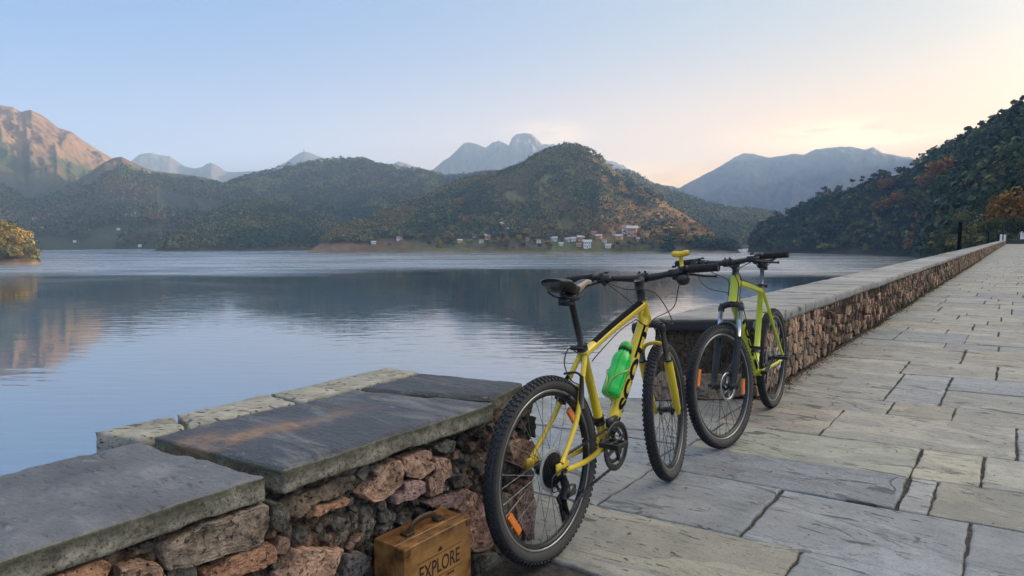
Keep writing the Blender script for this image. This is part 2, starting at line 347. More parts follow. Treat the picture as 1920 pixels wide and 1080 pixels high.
H_K = hill('right_hill', [(1400, 476, 745, 760), (1404, 464, 735, 775), (1412, 442, 725, 785), (1436, 418, 720, 795), (1458, 413, 715, 800), (1474, 406, 710, 800), (1504, 391, 705, 800), (1539, 371, 700, 790), (1568, 361, 690, 780), (1594, 354, 685, 770), (1620, 342, 675, 760), (1649, 333, 665, 750), (1675, 330, 650, 740), (1701, 321, 635, 730), (1724, 305, 615, 715), (1745, 294, 420, 700), (1766, 287, 260, 690), (1789, 277, 235, 670), (1821, 262, 215, 650), (1853, 244, 195, 620), (1886, 225, 175, 590), (1920, 210, 165, 560), (1960, 189, 150, 540)],
     520, 150, .28, M_land, c_right, shape=1.0, amp=.10, L=(60, 90), crag=.012, seed=27, gully=.5,
     ext=[(42, 12.3, 140, 500), (50, 17, 130, 470), (60, 19, 125, 450), (72, 19, 125, 430), (85, 17, 125, 420), (100, 13, 125, 400), (120, 8, 125, 380), (140, 3, 125, 300)])
H_L = hill('wooded_islet', [(-140, 440, 480, 560), (-60, 432, 475, 550), (0, 430, 470, 540), (20, 433, 470, 530), (45, 449, 470, 515), (60, 462, 472, 500), (70, 480, 476, 486), (76, 488, 478, 482)],
     120, 40, .8, M_land, c_village, amp=.08, L=(40, 60), seed=33, ext=[(-45, 1, 480, 560), (-52, -1.5, 490, 560)])
# low ground far behind everything and under the lake edge
def disc(name, r, z, mat, n=96):
    t = np.linspace(0, 2 * np.pi, n, endpoint=False)
    return mk(name, np.stack([r * np.cos(t), r * np.sin(t), 0 * t + z], -1), np.arange(n)[None], mat, None, (.06, .055, .04), False)
tag(disc('lake_bed', 5100, ZW - 4, M_land), kind='structure')

# ================================================================== WATER
def make_water():
    m, t, p = newmat('lake_water')
    co = t.add('ShaderNodeTexCoord').outputs['Object']
    sxyz = t.add('ShaderNodeSeparateXYZ', {0: co})
    wob = t.math('MULTIPLY', t.math('SUBTRACT', t.noise(t.add('ShaderNodeMapping', {'Vector': co, 'Scale': (.5, 1, 1)}).outputs[0], .018, 5, .6), .5), 260.0)
    dist = t.math('ADD', t.math('POWER', t.math('ADD', t.math('POWER', sxyz.outputs[0], 2.0), t.math('POWER', sxyz.outputs[1], 2.0)), .5), wob)
    far = t.math('MULTIPLY', t.ramp(dist, 235.0, 360.0), 1.0)
    streak = t.ramp(t.noise(t.add('ShaderNodeMapping', {'Vector': co, 'Scale': (.25, 1, 1)}).outputs[0], .05, 4), .35, .65)
    p.inputs['Base Color'].default_value = (.010, .028, .050, 1)
    p.inputs['IOR'].default_value = 4.0; p.inputs['Specular IOR Level'].default_value = .5
    t.l.new(t.math('ADD', t.math('MULTIPLY', far, t.ramp(streak, 0, 1, .20, .30)), .015), p.inputs['Roughness'])
    mp = t.add('ShaderNodeMapping', {'Vector': co, 'Scale': (.24, 1, 1), 'Rotation': (0, 0, R_(8))}).outputs[0]
    w1 = t.noise(mp, .55, 2, .5, .3); w2 = t.noise(mp, 2.1, 2, .5); w3 = t.noise(mp, .10, 2)
    patch = t.ramp(t.noise(co, .02, 2), .35, .65, .35, 1.0)
    h = t.math('ADD', t.math('ADD', t.math('MULTIPLY', w1, .048), t.math('MULTIPLY', w2, .005)), t.math('MULTIPLY', w3, .02))
    h = t.math('MULTIPLY', h, t.math('MULTIPLY', patch, 1.0))
    bn = t.add('ShaderNodeBump', {'Height': h, 'Distance': 1.0, 'Strength': 1.0}).outputs[0]; t.l.new(bn, p.inputs['Normal'])
    gl = t.add('ShaderNodeBsdfGlossy', {'Color': (.90, .93, .96, 1), 'Roughness': p.inputs['Roughness'].links[0].from_socket, 'Normal': bn})
    t.l.new(t.add('ShaderNodeMixShader', {0: .34, 1: p.outputs[0], 2: gl.outputs[0]}).outputs[0], t.n['Material Output'].inputs['Surface'])
    return m
tag(disc('lake', 5100, ZW, make_water(), 128), kind='structure')

# ================================================================== TREES
def crown_points(n, rx, rz, rs, blobs=14, low=.15):
    """blob centres spread through the crown; leaf clumps on their skins"""
    C = rs.normal(size=(blobs, 3)); C /= np.linalg.norm(C, axis=1)[:, None]; C *= (rs.rand(blobs, 1) ** .4) * .72
    C[:, 2] = np.abs(C[:, 2]) * 1.15 - .35 + low; rb = .22 + .2 * rs.rand(blobs)
    k = rs.randint(blobs, size=n); D = rs.normal(size=(n, 3)); D /= np.linalg.norm(D, axis=1)[:, None]
    P = (C[k] + D * rb[k][:, None] * (.75 + .35 * rs.rand(n, 1))) * np.array([rx, rx, rz])
    return P, D, k
def quads(P, D, size, rs, jit=.7):
    n = len(P); N = D + jit * rs.normal(size=(n, 3)); N /= np.linalg.norm(N, axis=1)[:, None]
    A = np.cross(N, rs.normal(size=(n, 3))); A /= np.linalg.norm(A, axis=1)[:, None]; B = np.cross(N, A)
    s = (size * (.6 + .8 * rs.rand(n)))[:, None]; r = .55 + .45 * rs.rand(n, 1)
    V = np.stack([P - A * s, P - B * s * r, P + A * s * .9, P + B * s * r * 1.1], 1).reshape(-1, 3)
    return V, np.arange(4 * n).reshape(-1, 4)
def trunk_mesh(h, r, rs, limbs=5, top=.55):
    b = MB(); lean = rs.normal(size=2) * .04 * h
    P = spl([(0, 0, -.4), (0, 0, h * .2), (lean[0], lean[1], h * top), (lean[0] * 1.6, lean[1] * 1.6, h * .85)], 4)
    b.add(*tube(P, np.linspace(r * 1.2, r * .25, len(P)), 7))
    for i in range(limbs):
        a = rs.rand() * 6.28; z0 = h * (.3 + .35 * rs.rand()); k = z0 / h
        s = np.array([lean[0] * k, lean[1] * k, z0]); e = s + np.array([math.cos(a), math.sin(a), .9]) * h * (.16 + .12 * rs.rand())
        b.add(*tube(spl([s, (s + e) / 2 + [0, 0, -.03 * h], e], 3), np.linspace(r * .5, r * .12, 7), 5))
    return b
def tree_proto(name, kind, h, cols, seed, n=700):
    rs = np.random.RandomState(seed); root = empty(name)
    if kind == 'pine':
        tb = trunk_mesh(h, h * .018, rs, 7, .6); P, D, k = crown_points(n, h * .26, h * .20, rs, 9, .1); P[:, 2] += h * .82; sz = h * .035
        tb = tb
    elif kind == 'bush':
        tb = trunk_mesh(h, h * .04, rs, 4); P, D, k = crown_points(n * 2, h * .62, h * .5, rs, 16, .2); P[:, 2] = np.maximum(P[:, 2] + h * .45, .05); sz = h * .036
    elif kind == 'cone':
        tb = trunk_mesh(h, h * .02, rs, 3, .7); z = rs.rand(n) ** 1.3; a = rs.rand(n) * 6.28; rr = h * .19 * (1 - z) ** .8 * (.5 + .5 * rs.rand(n) ** .5)
        P = np.stack([rr * np.cos(a), rr * np.sin(a), h * (.12 + .88 * z)], -1); D = np.stack([np.cos(a), np.sin(a), .3 + 0 * a], -1); k = (z * 9).astype(int); sz = h * .045
    else:
        tb = trunk_mesh(h, h * .028, rs); P, D, k = crown_points(n * 2, h * .42, h * .42, rs, 22, .1); P[:, 2] += h * .60; sz = h * .028
    V, F = quads(P, D, sz, rs)
    c = np.asarray(cols)[k % len(cols)] * (.7 + .6 * rs.rand(len(P), 1)); c = np.repeat(c, 4, 0)
    cr = mk('crown', V, F, M_leaf, root, c, False); tr = tb.build('trunk', M_bark, root)
    return root
GREEN = [(.035, .065, .024), (.050, .080, .030), (.026, .050, .024), (.070, .085, .032)]
DARK = [(.030, .055, .028), (.042, .066, .032), (.024, .042, .024)]
ORANGE = [(.28, .13, .035), (.21, .11, .035), (.33, .18, .05), (.14, .09, .03)]
YELLOW = [(.40, .27, .045), (.28, .21, .045), (.20, .17, .045), (.45, .30, .05)]
OLIVE = [(.16, .15, .05), (.11, .115, .040), (.21, .17, .055), (.085, .10, .036)]
PROTO = {}
def get_tree(kind, palette, var):
    key = (kind, palette, var)
    if key not in PROTO:
        nm = {'pine': 'pine_tree', 'bush': 'bush', 'cone': 'conifer', 'round': 'tree'}[kind]
        r = tree_proto(nm, kind, 9.0 if kind != 'bush' else 4.0, {'green': GREEN, 'dark': DARK, 'orange': ORANGE, 'yellow': YELLOW, 'olive': OLIVE}[palette], 100 + len(PROTO) * 7 + var,
                       900 if kind != 'pine' else 500)
        PROTO[key] = [r, False]
    p = PROTO[key]
    if not p[1]: p[1] = True; return p[0]
    c = p[0].copy(); COL.objects.link(c)
    for ch in p[0].children: d = ch.copy(); COL.objects.link(d); d.parent = c
    return c
def put_tree(loc, h, kind='round', palette='green', label='', cat='tree', group=None, wide=1.0):
    o = get_tree(kind, palette, random.randrange(3)); s = h / (9.0 if kind != 'bush' else 4.0)
    o.location = loc; o.scale = (s * wide, s * wide, s); o.rotation_euler = (0, 0, random.random() * 6.28)
    for k in ('label', 'category', 'group'):
        if k in o: del o[k]
    return tag(o, label, cat, group)
def hit(px, py, hb):
    r = ray(px, py); r = Vector(r / np.linalg.norm(r)); q = hb['bvh'].ray_cast(Vector((0, 0, CAMH)), r)
    return q[0]
def rnd_on(hb, n, rs, t0=0.0, t1=1.0, a0=-9, a1=9):
    V = hb['V']; na = V.shape[0]; nt = hb['nt']
    ia = rs.rand(n * 3) * (na - 1.01); it = (t0 + (t1 - t0) * rs.rand(n * 3)) * (nt - 1.01)
    i, j = ia.astype(int), it.astype(int); fi, fj = (ia - i)[:, None], (it - j)[:, None]
    P = (V[i, j] * (1 - fi) + V[i + 1, j] * fi) * (1 - fj) + (V[i, j + 1] * (1 - fi) + V[i + 1, j + 1] * fi) * fj
    # equal-area thinning
    w_ = np.linalg.norm(np.cross(V[i + 1, j] - V[i, j], V[i, j + 1] - V[i, j]), axis=1); keep = (rs.rand(len(w_)) < w_ / np.percentile(w_, 92)) & (P[:, 2] > ZW + 1.0)
    azp = np.arctan2(P[:, 0], P[:, 1]); keep &= (azp > a0) & (azp < a1)
    return P[keep][:n]
def forest(name, P, h, per, pal, seed, label, cat, hvar=.5, zs=60.0):
    """many crowns in one mesh: a wood that reads as a mass"""
    rs = np.random.RandomState(seed)
    n = len(P); hh = h * (1 - hvar + 2 * hvar * rs.rand(n)); zone = fbm(P[:, 0] / zs, P[:, 1] / zs, seed * .37, 4) * 1.3 + .5 + .22 * rs.normal(size=n)
    cc = np.asarray(pal)[np.clip((zone * len(pal)).astype(int), 0, len(pal) - 1)] * ((.65 + .7 * rs.rand(n, 1)) if per > 25 else (.85 + .3 * rs.rand(n, 1)))
    D = rs.normal(size=(n, per, 3)); D[..., 2] = np.abs(D[..., 2]) - .25 * rs.rand(n, per); D /= np.linalg.norm(D, axis=2)[..., None]
    lump = 1 + .35 * np.sin(D[..., 0] * 7 + rs.rand(n, 1) * 6) * np.sin(D[..., 1] * 7 + rs.rand(n, 1) * 6)
    Q = P[:, None] + D * (hh[:, None] * .42 * lump * (.8 + .3 * rs.rand(n, per)))[..., None] * np.array([1, 1, 1.0]) + np.array([0, 0, 1]) * (hh * .55)[:, None, None]
    V, F = quads(Q.reshape(-1, 3), D.reshape(-1, 3), np.repeat(hh, per) * (.17 if per < 60 else .09), rs, .5)
    c = np.repeat(np.repeat(cc, per, 0) * ((.75 + .5 * rs.rand(n * per, 1)) if per > 25 else (.88 + .24 * rs.rand(n * per, 1))), 4, 0)
    o = mk(name, V, F, M_leaf, None, c, False); return tag(o, label, cat, None, 'stuff')

rsF = np.random.RandomState(5)
PK = rnd_on(H_K, 11000, rsF, 0, 1.0)
azK = np.degrees(np.arctan2(PK[:, 0], PK[:, 1])); inview = azK < 39
dK = np.hypot(PK[:, 0], PK[:, 1]); order = np.argsort(np.where(inview, dK, 1e9))
near = order[:230]; rest = np.setdiff1d(np.arange(len(PK)), near)
nz = fbm(PK[:, 0] / 45, PK[:, 1] / 45, 3.3)
for sel, pal, nm in ((nz < .28, DARK + GREEN + OLIVE[:2] + DARK[:1], 'hillside_forest'), (nz >= .28, [(.26, .12, .04), (.17, .11, .04), (.10, .085, .035)], 'autumn_forest')):
    ii = rest[sel[rest]]
    forest(nm, PK[ii], 5.8, 30, pal, 41, 'dense dark green wood covering the right hill' if nm[0] == 'h' else 'brown autumn trees scattered in the wood on the right hill', 'forest')
for i in near:
    q = PK[i]; r = rsF.rand(); aut = nz[i] > .25
    k, pl, lb = (('round', 'orange', 'rust brown tree, right hill') if aut and r < .6 else
                 ('round', 'olive', 'olive green tree, right hill') if r < .25 else ('round', 'green', 'dark green tree, right hill'))
    aq, eq = math.degrees(math.atan2(q[0], q[1])), (q[2] - CAMH) / math.hypot(q[0], q[1])
    lb += (' end' if 0 else '') + (', by the valley tip' if aq < 24 else ', mid shore' if aq < 29 else ', behind the wall' if aq < 34 else ', at the right edge') + (' near the water' if eq < .0 else ' on the lower slope' if eq < .05 else ' higher up')
    put_tree(q - [0, 0, .5], 4.5 + 5 * rsF.rand() ** 1.5, k, pl, lb, 'tree', {'orange': 'rust brown trees on the right hill', 'olive': 'olive trees on the right hill', 'green': 'green trees on the right hill'}[pl])

PC = rnd_on(H_C, 20000, rsF); forest('ridge_forest', PC, 6.5, 9, DARK + GREEN + OLIVE[:1], 43, 'hazy dark green forest on the long middle ridge', 'forest')
PC2 = rnd_on(H_C2, 8000, rsF); forest('spur_forest', PC2, 5.5, 10, DARK[:1] + GREEN + OLIVE[:2], 44, 'green forest on the low spur left of centre', 'forest')
PS = rnd_on(HILLS[5], 15000, rsF, 0, .8); PS = PS[fbm(PS[:, 0] / 90, PS[:, 1] / 90, 5.5, 4) < .18]; forest('shoulder_forest', PS, 8, 6, DARK + GREEN + [(.10, .075, .045)], 48, 'hazy scrub and wood on the lower left mountain', 'forest', .5, 120.0)
PG = rnd_on(H_G, 8000, rsF); forest('back_forest', PG, 6, 9, OLIVE + GREEN, 45, 'olive forest on the ridge behind the village hill', 'forest')
PF = rnd_on(H_F, 26000, rsF); aF = np.degrees(np.arctan2(PF[:, 0], PF[:, 1]))
nF = fbm(PF[:, 0] / 50, PF[:, 1] / 50, 6.0, 3)
opn = ((aF > 7.5) & (nF > -.42) & (PF[:, 2] > ZW + 12)) | ((PF[:, 2] < ZW + 13) & (aF > -11.5) & (aF < 11)) | ((nF > .3) & (aF > 2))
PF2 = PF[~opn | ((rsF.rand(len(PF)) < .16) & (PF[:, 2] > ZW + 16))]; gap = fbm(PF2[:, 0] / 28, PF2[:, 1] / 28, 9.0, 3); PF2 = PF2[((np.degrees(np.arctan2(PF2[:, 0], PF2[:, 1])) > -11.5) | (PF2[:, 2] > ZW + 9)) & (gap < .42)]
forest('village_hill_forest', PF2, 4.6, 13, DARK[:1] + GREEN + OLIVE + [(.15, .12, .045)], 46, 'mixed green forest on the conical hill behind the village', 'forest', .55, 45.0)
PL = rnd_on(H_L, 900, rsF); forest('islet_wood', PL, 5.5, 110, YELLOW + OLIVE + OLIVE, 47, 'golden green wood on the small headland at the left edge', 'forest', .4)

# ridge pines against the sky, right hill
for px, py, sz, kd in ((1903, 206, 24, 'pine'), (1888, 216, 16, 'pine'), (1876, 222, 20, 'pine'), (1857, 236, 17, 'pine'), (1846, 240, 14, 'pine'), (1834, 247, 20, 'pine'), (1812, 260, 22, 'pine'), (1798, 266, 17, 'pine'), (1785, 272, 15, 'pine'), (1737, 292, 14, 'pine'), (1649, 330, 14, 'pine'), (1614, 342, 13, 'pine'), (1591, 352, 15, 'pine'), (1568, 359, 12, 'pine'), (1541, 369, 17, 'pine'), (1528, 378, 14, 'pine'), (1497, 392, 14, 'pine'), (1453, 414, 16, 'pine'), (1916, 200, 24, 'pine')):
    ka = int(np.searchsorted(H_K['a'], pxd(px, py)[0])); q = Vector(H_K['V'][ka, H_K['nt'] - 2])
    if q: put_tree(q - Vector((0, 0, 1)), sz * 1.15 * q.length / FPX, kd, 'dark', 'dark pine on the skyline of the right hill, ' + ('lower ridge' if px < 1620 else 'middle ridge' if px < 1790 else 'upper ridge near the right edge'), 'tree', 'skyline pines on the right hill', 1.15)
for px, py, r, pl, lb in ((1766, 330, 26, 'orange', 'broad rust red tree high on the right hill'), (1742, 350, 22, 'orange', 'rust red tree below the broad one on the right hill'), (1662, 355, 18, 'orange', 'brownish tree halfway up the right hill'),
                          (1656, 395, 20, 'orange', 'orange brown tree in the middle of the right hill'), (1680, 380, 17, 'orange', 'small orange tree beside the brown one on the hill'), (1703, 386, 19, 'olive', 'yellow green tree beside orange trees on the hill'),
                          (1728, 374, 20, 'olive', 'olive tree below the rust red trees on the hill'), (1774, 368, 24, 'green', 'leafy green tree below the rust red trees'), (1543, 440, 18, 'green', 'green tree above the right hill shoreline'),
                          (1590, 455, 14, 'olive', 'pale olive bush by the right shoreline'), (1480, 445, 16, 'green', 'green tree near the tip of the right shore')):
    q = hit(px, py + r * .8, H_K)
    if q: put_tree(q - Vector((0, 0, .5)), r * 2.0 * q.length / FPX, 'round', pl, lb, 'tree', None, 1.25)
# trees and bushes close to the far end of the walkway
def at(px, y, z): r = ray(px, 444); k = y / r[1]; return Vector((r[0] * k, y, z))
def ground_tree(px, Y, ytop, kind, pal, label, cat='tree', wide=1.0, base=457):
    zt = CAMH + (HOR - ytop) / FPX * Y; zb = CAMH - (base - HOR) / FPX * Y
    put_tree(at(px, Y, zb), (zt - zb) / (1.05 if kind == 'bush' else 1.02), kind, pal, label, cat, None, wide)
ground_tree(1885, 130, 340, 'round', 'orange', 'tall orange autumn tree past the end of the wall', wide=.85)
ground_tree(1924, 142, 316, 'round', 'dark', 'tall dark evergreen tree at the right picture edge', wide=1.05)
ground_tree(1958, 138, 330, 'round', 'dark', 'dark evergreen tree cut off by the right picture edge', wide=1.0)
ground_tree(1904, 122, 402, 'round', 'dark', 'low dark tree under the orange autumn tree', wide=1.1)
ground_tree(1848, 170, 398, 'round', 'olive', 'grey olive tree left of the orange autumn tree', wide=1.3, base=462)
ground_tree(1836, 185, 415, 'bush', 'olive', 'round yellow green bush behind the far end of the wall', 'bush', 1.2, 475)
ground_tree(1808, 190, 424, 'bush', 'olive', 'yellow green bush behind the black pole', 'bush', 1.1, 478)
ground_tree(1783, 195, 432, 'bush', 'green', 'dark green bush left of the black pole', 'bush', .9, 480)
ground_tree(1768, 198, 446, 'bush', 'olive', 'small olive bush at the waterside near the jetty', 'bush', .8, 480)
ground_tree(1866, 160, 432, 'bush', 'green', 'low green bush beside the end of the wall', 'bush', 1.2, 462)
# bank the waterside bushes stand on
def slab_poly(name, pts, z0, z1, mat, col):
    n = len(pts); V = [(x, y, z0) for x, y in pts] + [(x, y, z1) for x, y in pts]
    F = [np.arange(n)[::-1][None], (np.arange(n) + n)[None], np.array([[i, (i + 1) % n, (i + 1) % n + n, i + n] for i in range(n)])]
    return mk(name, V, F, mat, None, col, False)

# village trees
VT = [(862, 392, 15, 'orange'), (872, 425, 13, 'orange'), (913, 440, 10, 'orange'), (930, 447, 9, 'olive'), (955, 421, 8, 'orange'), (973, 456, 11, 'yellow'), (990, 460, 12, 'yellow'), (1004, 460, 10, 'yellow'), (1033, 436, 14, 'olive'), (1052, 440, 11, 'olive'),
      (990, 420, 9, 'olive'), (820, 458, 9, 'yellow'), (855, 464, 9, 'olive'), (878, 462, 9, 'yellow'), (838, 414, 8, 'olive'), (897, 418, 9, 'orange'), (917, 420, 8, 'olive'), (1108, 425, 10, 'olive'), (1130, 420, 9, 'olive'), (1235, 455, 14, 'olive'), (1252, 442, 14, 'olive'), (1275, 448, 16, 'yellow'),
      (1292, 460, 12, 'yellow'), (1222, 464, 10, 'olive'), (1208, 455, 10, 'green'), (1180, 462, 10, 'green'), (1158, 462, 9, 'green'), (1060, 462, 8, 'green'), (805, 462, 10, 'green'), (797, 452, 12, 'green'), (840, 462, 9, 'green'), (900, 463, 9, 'green'), (925, 461, 10, 'olive'), (948, 460, 10, 'orange'),
      (1318, 452, 11, 'olive'), (1262, 462, 11, 'olive'), (710, 440, 8, 'green'), (730, 462, 7, 'olive'), (945, 445, 8, 'orange'), (965, 440, 8, 'olive'), (1020, 445, 8, 'olive'), (1078, 437, 8, 'olive'), (1145, 444, 8, 'green'), (1195, 446, 8, 'orange'), (885, 445, 9, 'olive'), (870, 452, 9, 'green'), (1100, 443, 7, 'green')]
for i in range(110): VT.append((random.uniform(780, 1300), random.uniform(440, 468), random.uniform(5, 11), random.choice(['green', 'olive', 'olive', 'orange', 'yellow', 'yellow'])))
HPX = [(862, 452), (903, 452), (934, 440), (975, 442), (990, 448), (1010, 452), (1025, 441), (1052, 458), (1112, 437), (1133, 452), (1150, 437), (1198, 449), (1212, 441), (1085, 459), (700, 455), (749, 448), (891, 442), (916, 446), (944, 425), (955, 432), (965, 430), (1039, 449), (1065, 450), (1076, 449), (1089, 448), (1101, 462), (1140, 462), (1123, 444), (1161, 445), (1173, 435), (1185, 440)]
for px, py, s, pl in VT:
    if any(abs(px - hx) < 4 + s * .55 and hy - 2 < py < hy + 14 for hx, hy in HPX): continue
    q = hit(px, py, H_F)
    if q is None or q.z < ZW + .8: continue
    lb = {'green': 'green tree in the lakeside village', 'olive': 'olive green tree in the lakeside village', 'orange': 'orange autumn tree in the lakeside village', 'yellow': 'golden yellow tree in the lakeside village'}[pl]
    lb += (', left third' if px < 930 else ', middle third' if px < 1110 else ', right third') + (' uphill' if py < 446 else ' by the shore')
    put_tree(q - Vector((0, 0, .5)), s * (1.7 if pl in ('yellow', 'orange') else 1.3) * q.length / FPX, 'round', pl, lb, 'tree', pl + ' trees in the lakeside village', 1.1)

# ================================================================== HOUSES
M_wallw = simple('whitewash', (.82, .80, .76), .9, var=.1, scale=1.5); M_wallp = simple('pink_plaster', (.75, .36, .24), .9, var=.1, scale=1.5)
M_wallo = simple('ochre_plaster', (.75, .46, .20), .9, var=.1, scale=1.5); M_roof = simple('roof_sheet', (.30, .15, .10), .8, var=.2, scale=2)
M_roofg = simple('grey_roof', (.42, .43, .45), .6, var=.15, scale=2); M_glass = simple('window_glass', (.02, .025, .03), .15, var=.1)
M_door = simple('door_paint', (.10, .07, .05), .7)
def house(px, py, wpx, mat, label, hb=None, roof=None, storeys=1, hs=1.22):
    q = hit(px, py, hb or H_F)
    if q is None: return
    s = q.length / FPX; W = wpx * s * hs; D = W * .75; H = W * (.42 if storeys == 1 else .8)
    r = empty('house', q - Vector((0, 0, 1.2))); r.rotation_euler = (0, 0, -math.atan2(q.x, q.y) + random.uniform(-.35, .35))
    H += 1.2
    mk('wall', *box((0, 0, H / 2), (W, D, H)), mat, r, smooth=False)
    ov = .12 * W; V = np.array([[-W / 2 - ov, -D / 2 - ov, H], [W / 2 + ov, -D / 2 - ov, H], [W / 2 + ov, D / 2 + ov, H], [-W / 2 - ov, D / 2 + ov, H], [-W / 2 - ov, 0, H + D * .38], [W / 2 + ov, 0, H + D * .38]]) + [0, 0, .01]
    mk('roof', V, [np.array([[0, 1, 5, 4], [2, 3, 4, 5], [3, 2, 1, 0]]), np.array([[0, 4, 3], [1, 2, 5]])], roof or M_roofg, r, smooth=False)
    for fl in range(storeys):
        for k in (-.3, 0, .3):
            if fl == 0 and k == 0: mk('door', *box((0, -D / 2 - .02, 1.2 + (H - 1.2) * .2 / storeys), (W * .12, .06, (H - 1.2) * .5 / storeys)), M_door, r, smooth=False); continue
            mk('window', *box((k * W, -D / 2 - .02, 1.2 + (H - 1.2) * (fl + .55) / storeys), (W * .14, .06, (H - 1.2) * .32 / storeys)), M_glass, r, smooth=False)
    return tag(r, label, 'house', 'houses across the lake')
for px, py, wp, mt, lb, st in ((700, 455, 6, M_wallw, 'tiny white hut on the bare slope, leftmost by the shore', 1), (749, 448, 8, M_wallw, 'white house with windows alone on the bare brown slope', 1), (891, 442, 7, M_wallw, 'pale roofed hut left of the orange lit house', 1),
                               (916, 446, 11, M_wallo, 'ochre house among trees at the left of the village', 1), (944, 425, 8, M_wallp, 'pink house highest in the village', 2), (955, 432, 9, M_wallw, 'white house below the pink one in the upper village', 1), (965, 430, 8, M_wallw, 'white house right of the white one in the upper village', 1),
                               (1039, 449, 9, M_wallw, 'white house above the green field', 1), (1065, 450, 8, M_wallw, 'low white house in the row right of the green field', 1), (1076, 449, 8, M_wallw, 'middle white house in the row beside the pink one', 1), (1089, 448, 10, M_wallp, 'pink house at the right end of the white row', 1),
                               (1101, 462, 11, M_wallw, 'white boathouse near the water behind the long boat', 2), (1140, 462, 8, M_wallw, 'grey white hut by the water right of the boathouse', 1), (1123, 444, 8, M_wallo, 'small ochre house between the pink houses', 1), (1161, 445, 9, M_wallo, 'ochre house left of the pink block', 1),
                               (1173, 435, 11, M_wallw, 'white two storey house beside the pink block', 2), (1185, 440, 14, M_wallp, 'tall salmon pink block at the right of the village', 2)):
    house(px, py + 2, wp, mt, lb, None, M_roof if mt is M_wallw and random.random() < .3 else M_roofg, st)
extra_h = [(862, 452, 'ochre hut under the orange tree, left part of the village', M_wallo), (903, 452, 'low white hut in front of the ochre house', M_wallw), (934, 440, 'ochre cottage just below the upper village', M_wallo), (975, 442, 'pink cottage right of the upper white houses', M_wallp),
           (990, 448, 'ochre farmhouse above the golden trees', M_wallo), (1010, 452, 'white shed at the left edge of the green field', M_wallw), (1025, 441, 'ochre cottage above the green field', M_wallo), (1052, 458, 'low white waterfront shed below the white row', M_wallw),
           (1112, 437, 'pink cottage uphill of the white row', M_wallp), (1133, 452, 'white cottage midway between boathouse and pink block', M_wallw), (1150, 437, 'white cottage uphill left of the pink block', M_wallw), (1198, 449, 'ochre cottage right of and below the pink block', M_wallo),
           (1212, 441, 'white cottage right of the pink block', M_wallw), (1085, 459, 'ochre waterfront shed beside the boathouse', M_wallo)]
for px, py, lb, mt in extra_h: house(px, py + 2, 7.5, mt, lb, None, M_roof if random.random() < .5 else M_roofg, 1, 1.1)
for px, py, wp, lb, hb in ((64, 412, 9, 'pale house low on the big left mountain', HILLS[5]), (222, 431, 8, 'white house at the foot of the left mountain', HILLS[5]), (140, 454, 7, 'white hut near the far left shore', HILLS[5]), (262, 462, 9, 'white hut close to the water left of the green spur', HILLS[5]),
                           (1573, 412, 6, 'small white house in the wood on the right hill', H_K), (1387, 456, 7, 'white hut by the water at the end of the valley', H_G)):
    house(px, py, wp, M_wallw, lb, hb, hs=.55)

# boats and jetties
M_boat = simple('boat_paint', (.72, .74, .76), .4, var=.08); M_deck = simple('jetty_planks', (.30, .29, .27), .8, var=.2, scale=3)
def boat(px, py, L, label):
    Y = 16 * FPX / (py - HOR); loc = at(px, Y, ZW); r = empty('boat', loc); r.rotation_euler = (0, 0, random.uniform(-.2, .2))
    x = np.linspace(-.5, .5, 13); wd = np.sqrt(np.clip(1 - (np.abs(x) * 2) ** 3, 0, 1)) * .16 + .004; rings = []
    for xi, wi in zip(x, wd):
        rise = .05 * (abs(xi) * 2) ** 2
        rings.append([(xi, -wi, .10 + rise), (xi, -wi * .7, .0), (xi, 0, -.04), (xi, wi * .7, .0), (xi, wi, .10 + rise), (xi, 0, .085 + rise)])
    mk('hull', np.array(rings).reshape(-1, 3) * L, grid_faces(13, 6, False, True), M_boat, r, smooth=False)
    mk('cabin', *box((0, 0, .17 * L), (.5 * L, .2 * L, .14 * L)), M_boat, r, smooth=False)
    mk('window', *box((0, -.1 * L, .18 * L), (.4 * L, .012 * L, .05 * L)), M_glass, r, smooth=False)
    mk('canopy', *box((0, 0, .26 * L), (.62 * L, .26 * L, .02 * L)), M_roofg, r, smooth=False)
    tag(r, label, 'boat')
boat(1119, 470.6, 9, 'long white cabin boat moored at the village waterfront')
boat(1093, 470.8, 5.5, 'small white boat left of the long moored boat')
def jetty(px, py, L, W, label, rot=0):
    Y = 16 * FPX / (py - HOR); r = empty('jetty', at(px, Y, ZW)); r.rotation_euler = (0, 0, rot)
    mk('deck', *box((0, 0, .75), (L, W, .2)), M_deck, r, smooth=False)
    for i in range(5):
        for s in (-1, 1): mk('post', *tube([(L * (-.45 + .225 * i), s * W * .4, -1.5), (L * (-.45 + .225 * i), s * W * .4, .65)], .12, 6), M_deck, r)
    tag(r, label, 'jetty')
jetty(1748, 468.5, 20, 3, 'pale landing stage on the water under the right hill', .1)
jetty(1066, 470.2, 30, 2.5, 'low landing stage along the village waterfront', .05)
jetty(1340, 465.5, 40, 3, 'thin landing stage at the end of the valley', 0)
# hilltop tower on the spire mountain
r5 = ray(570, 285); k5 = 3960 / r5[1]; tw = empty('tower', (r5[0] * k5, 3960, CAMH + r5[2] * k5 - 10))
tw.scale = (.74, .74, .74)
mk('shaft', *lathe([(9, -10), (8.5, 12), (6.5, 22), (5.5, 30), (6.8, 31), (6.8, 33), (0.1, 40)], 10), simple('tower_stone', (.2, .17, .14), .9), tw, smooth=False)
mk('base', *box((0, 0, -4), (36, 36, 22)), simple('tower_base', (.2, .17, .14), .9), tw, smooth=False)
tag(tw, 'tiny pointed tower on top of the far pyramid peak', 'tower')
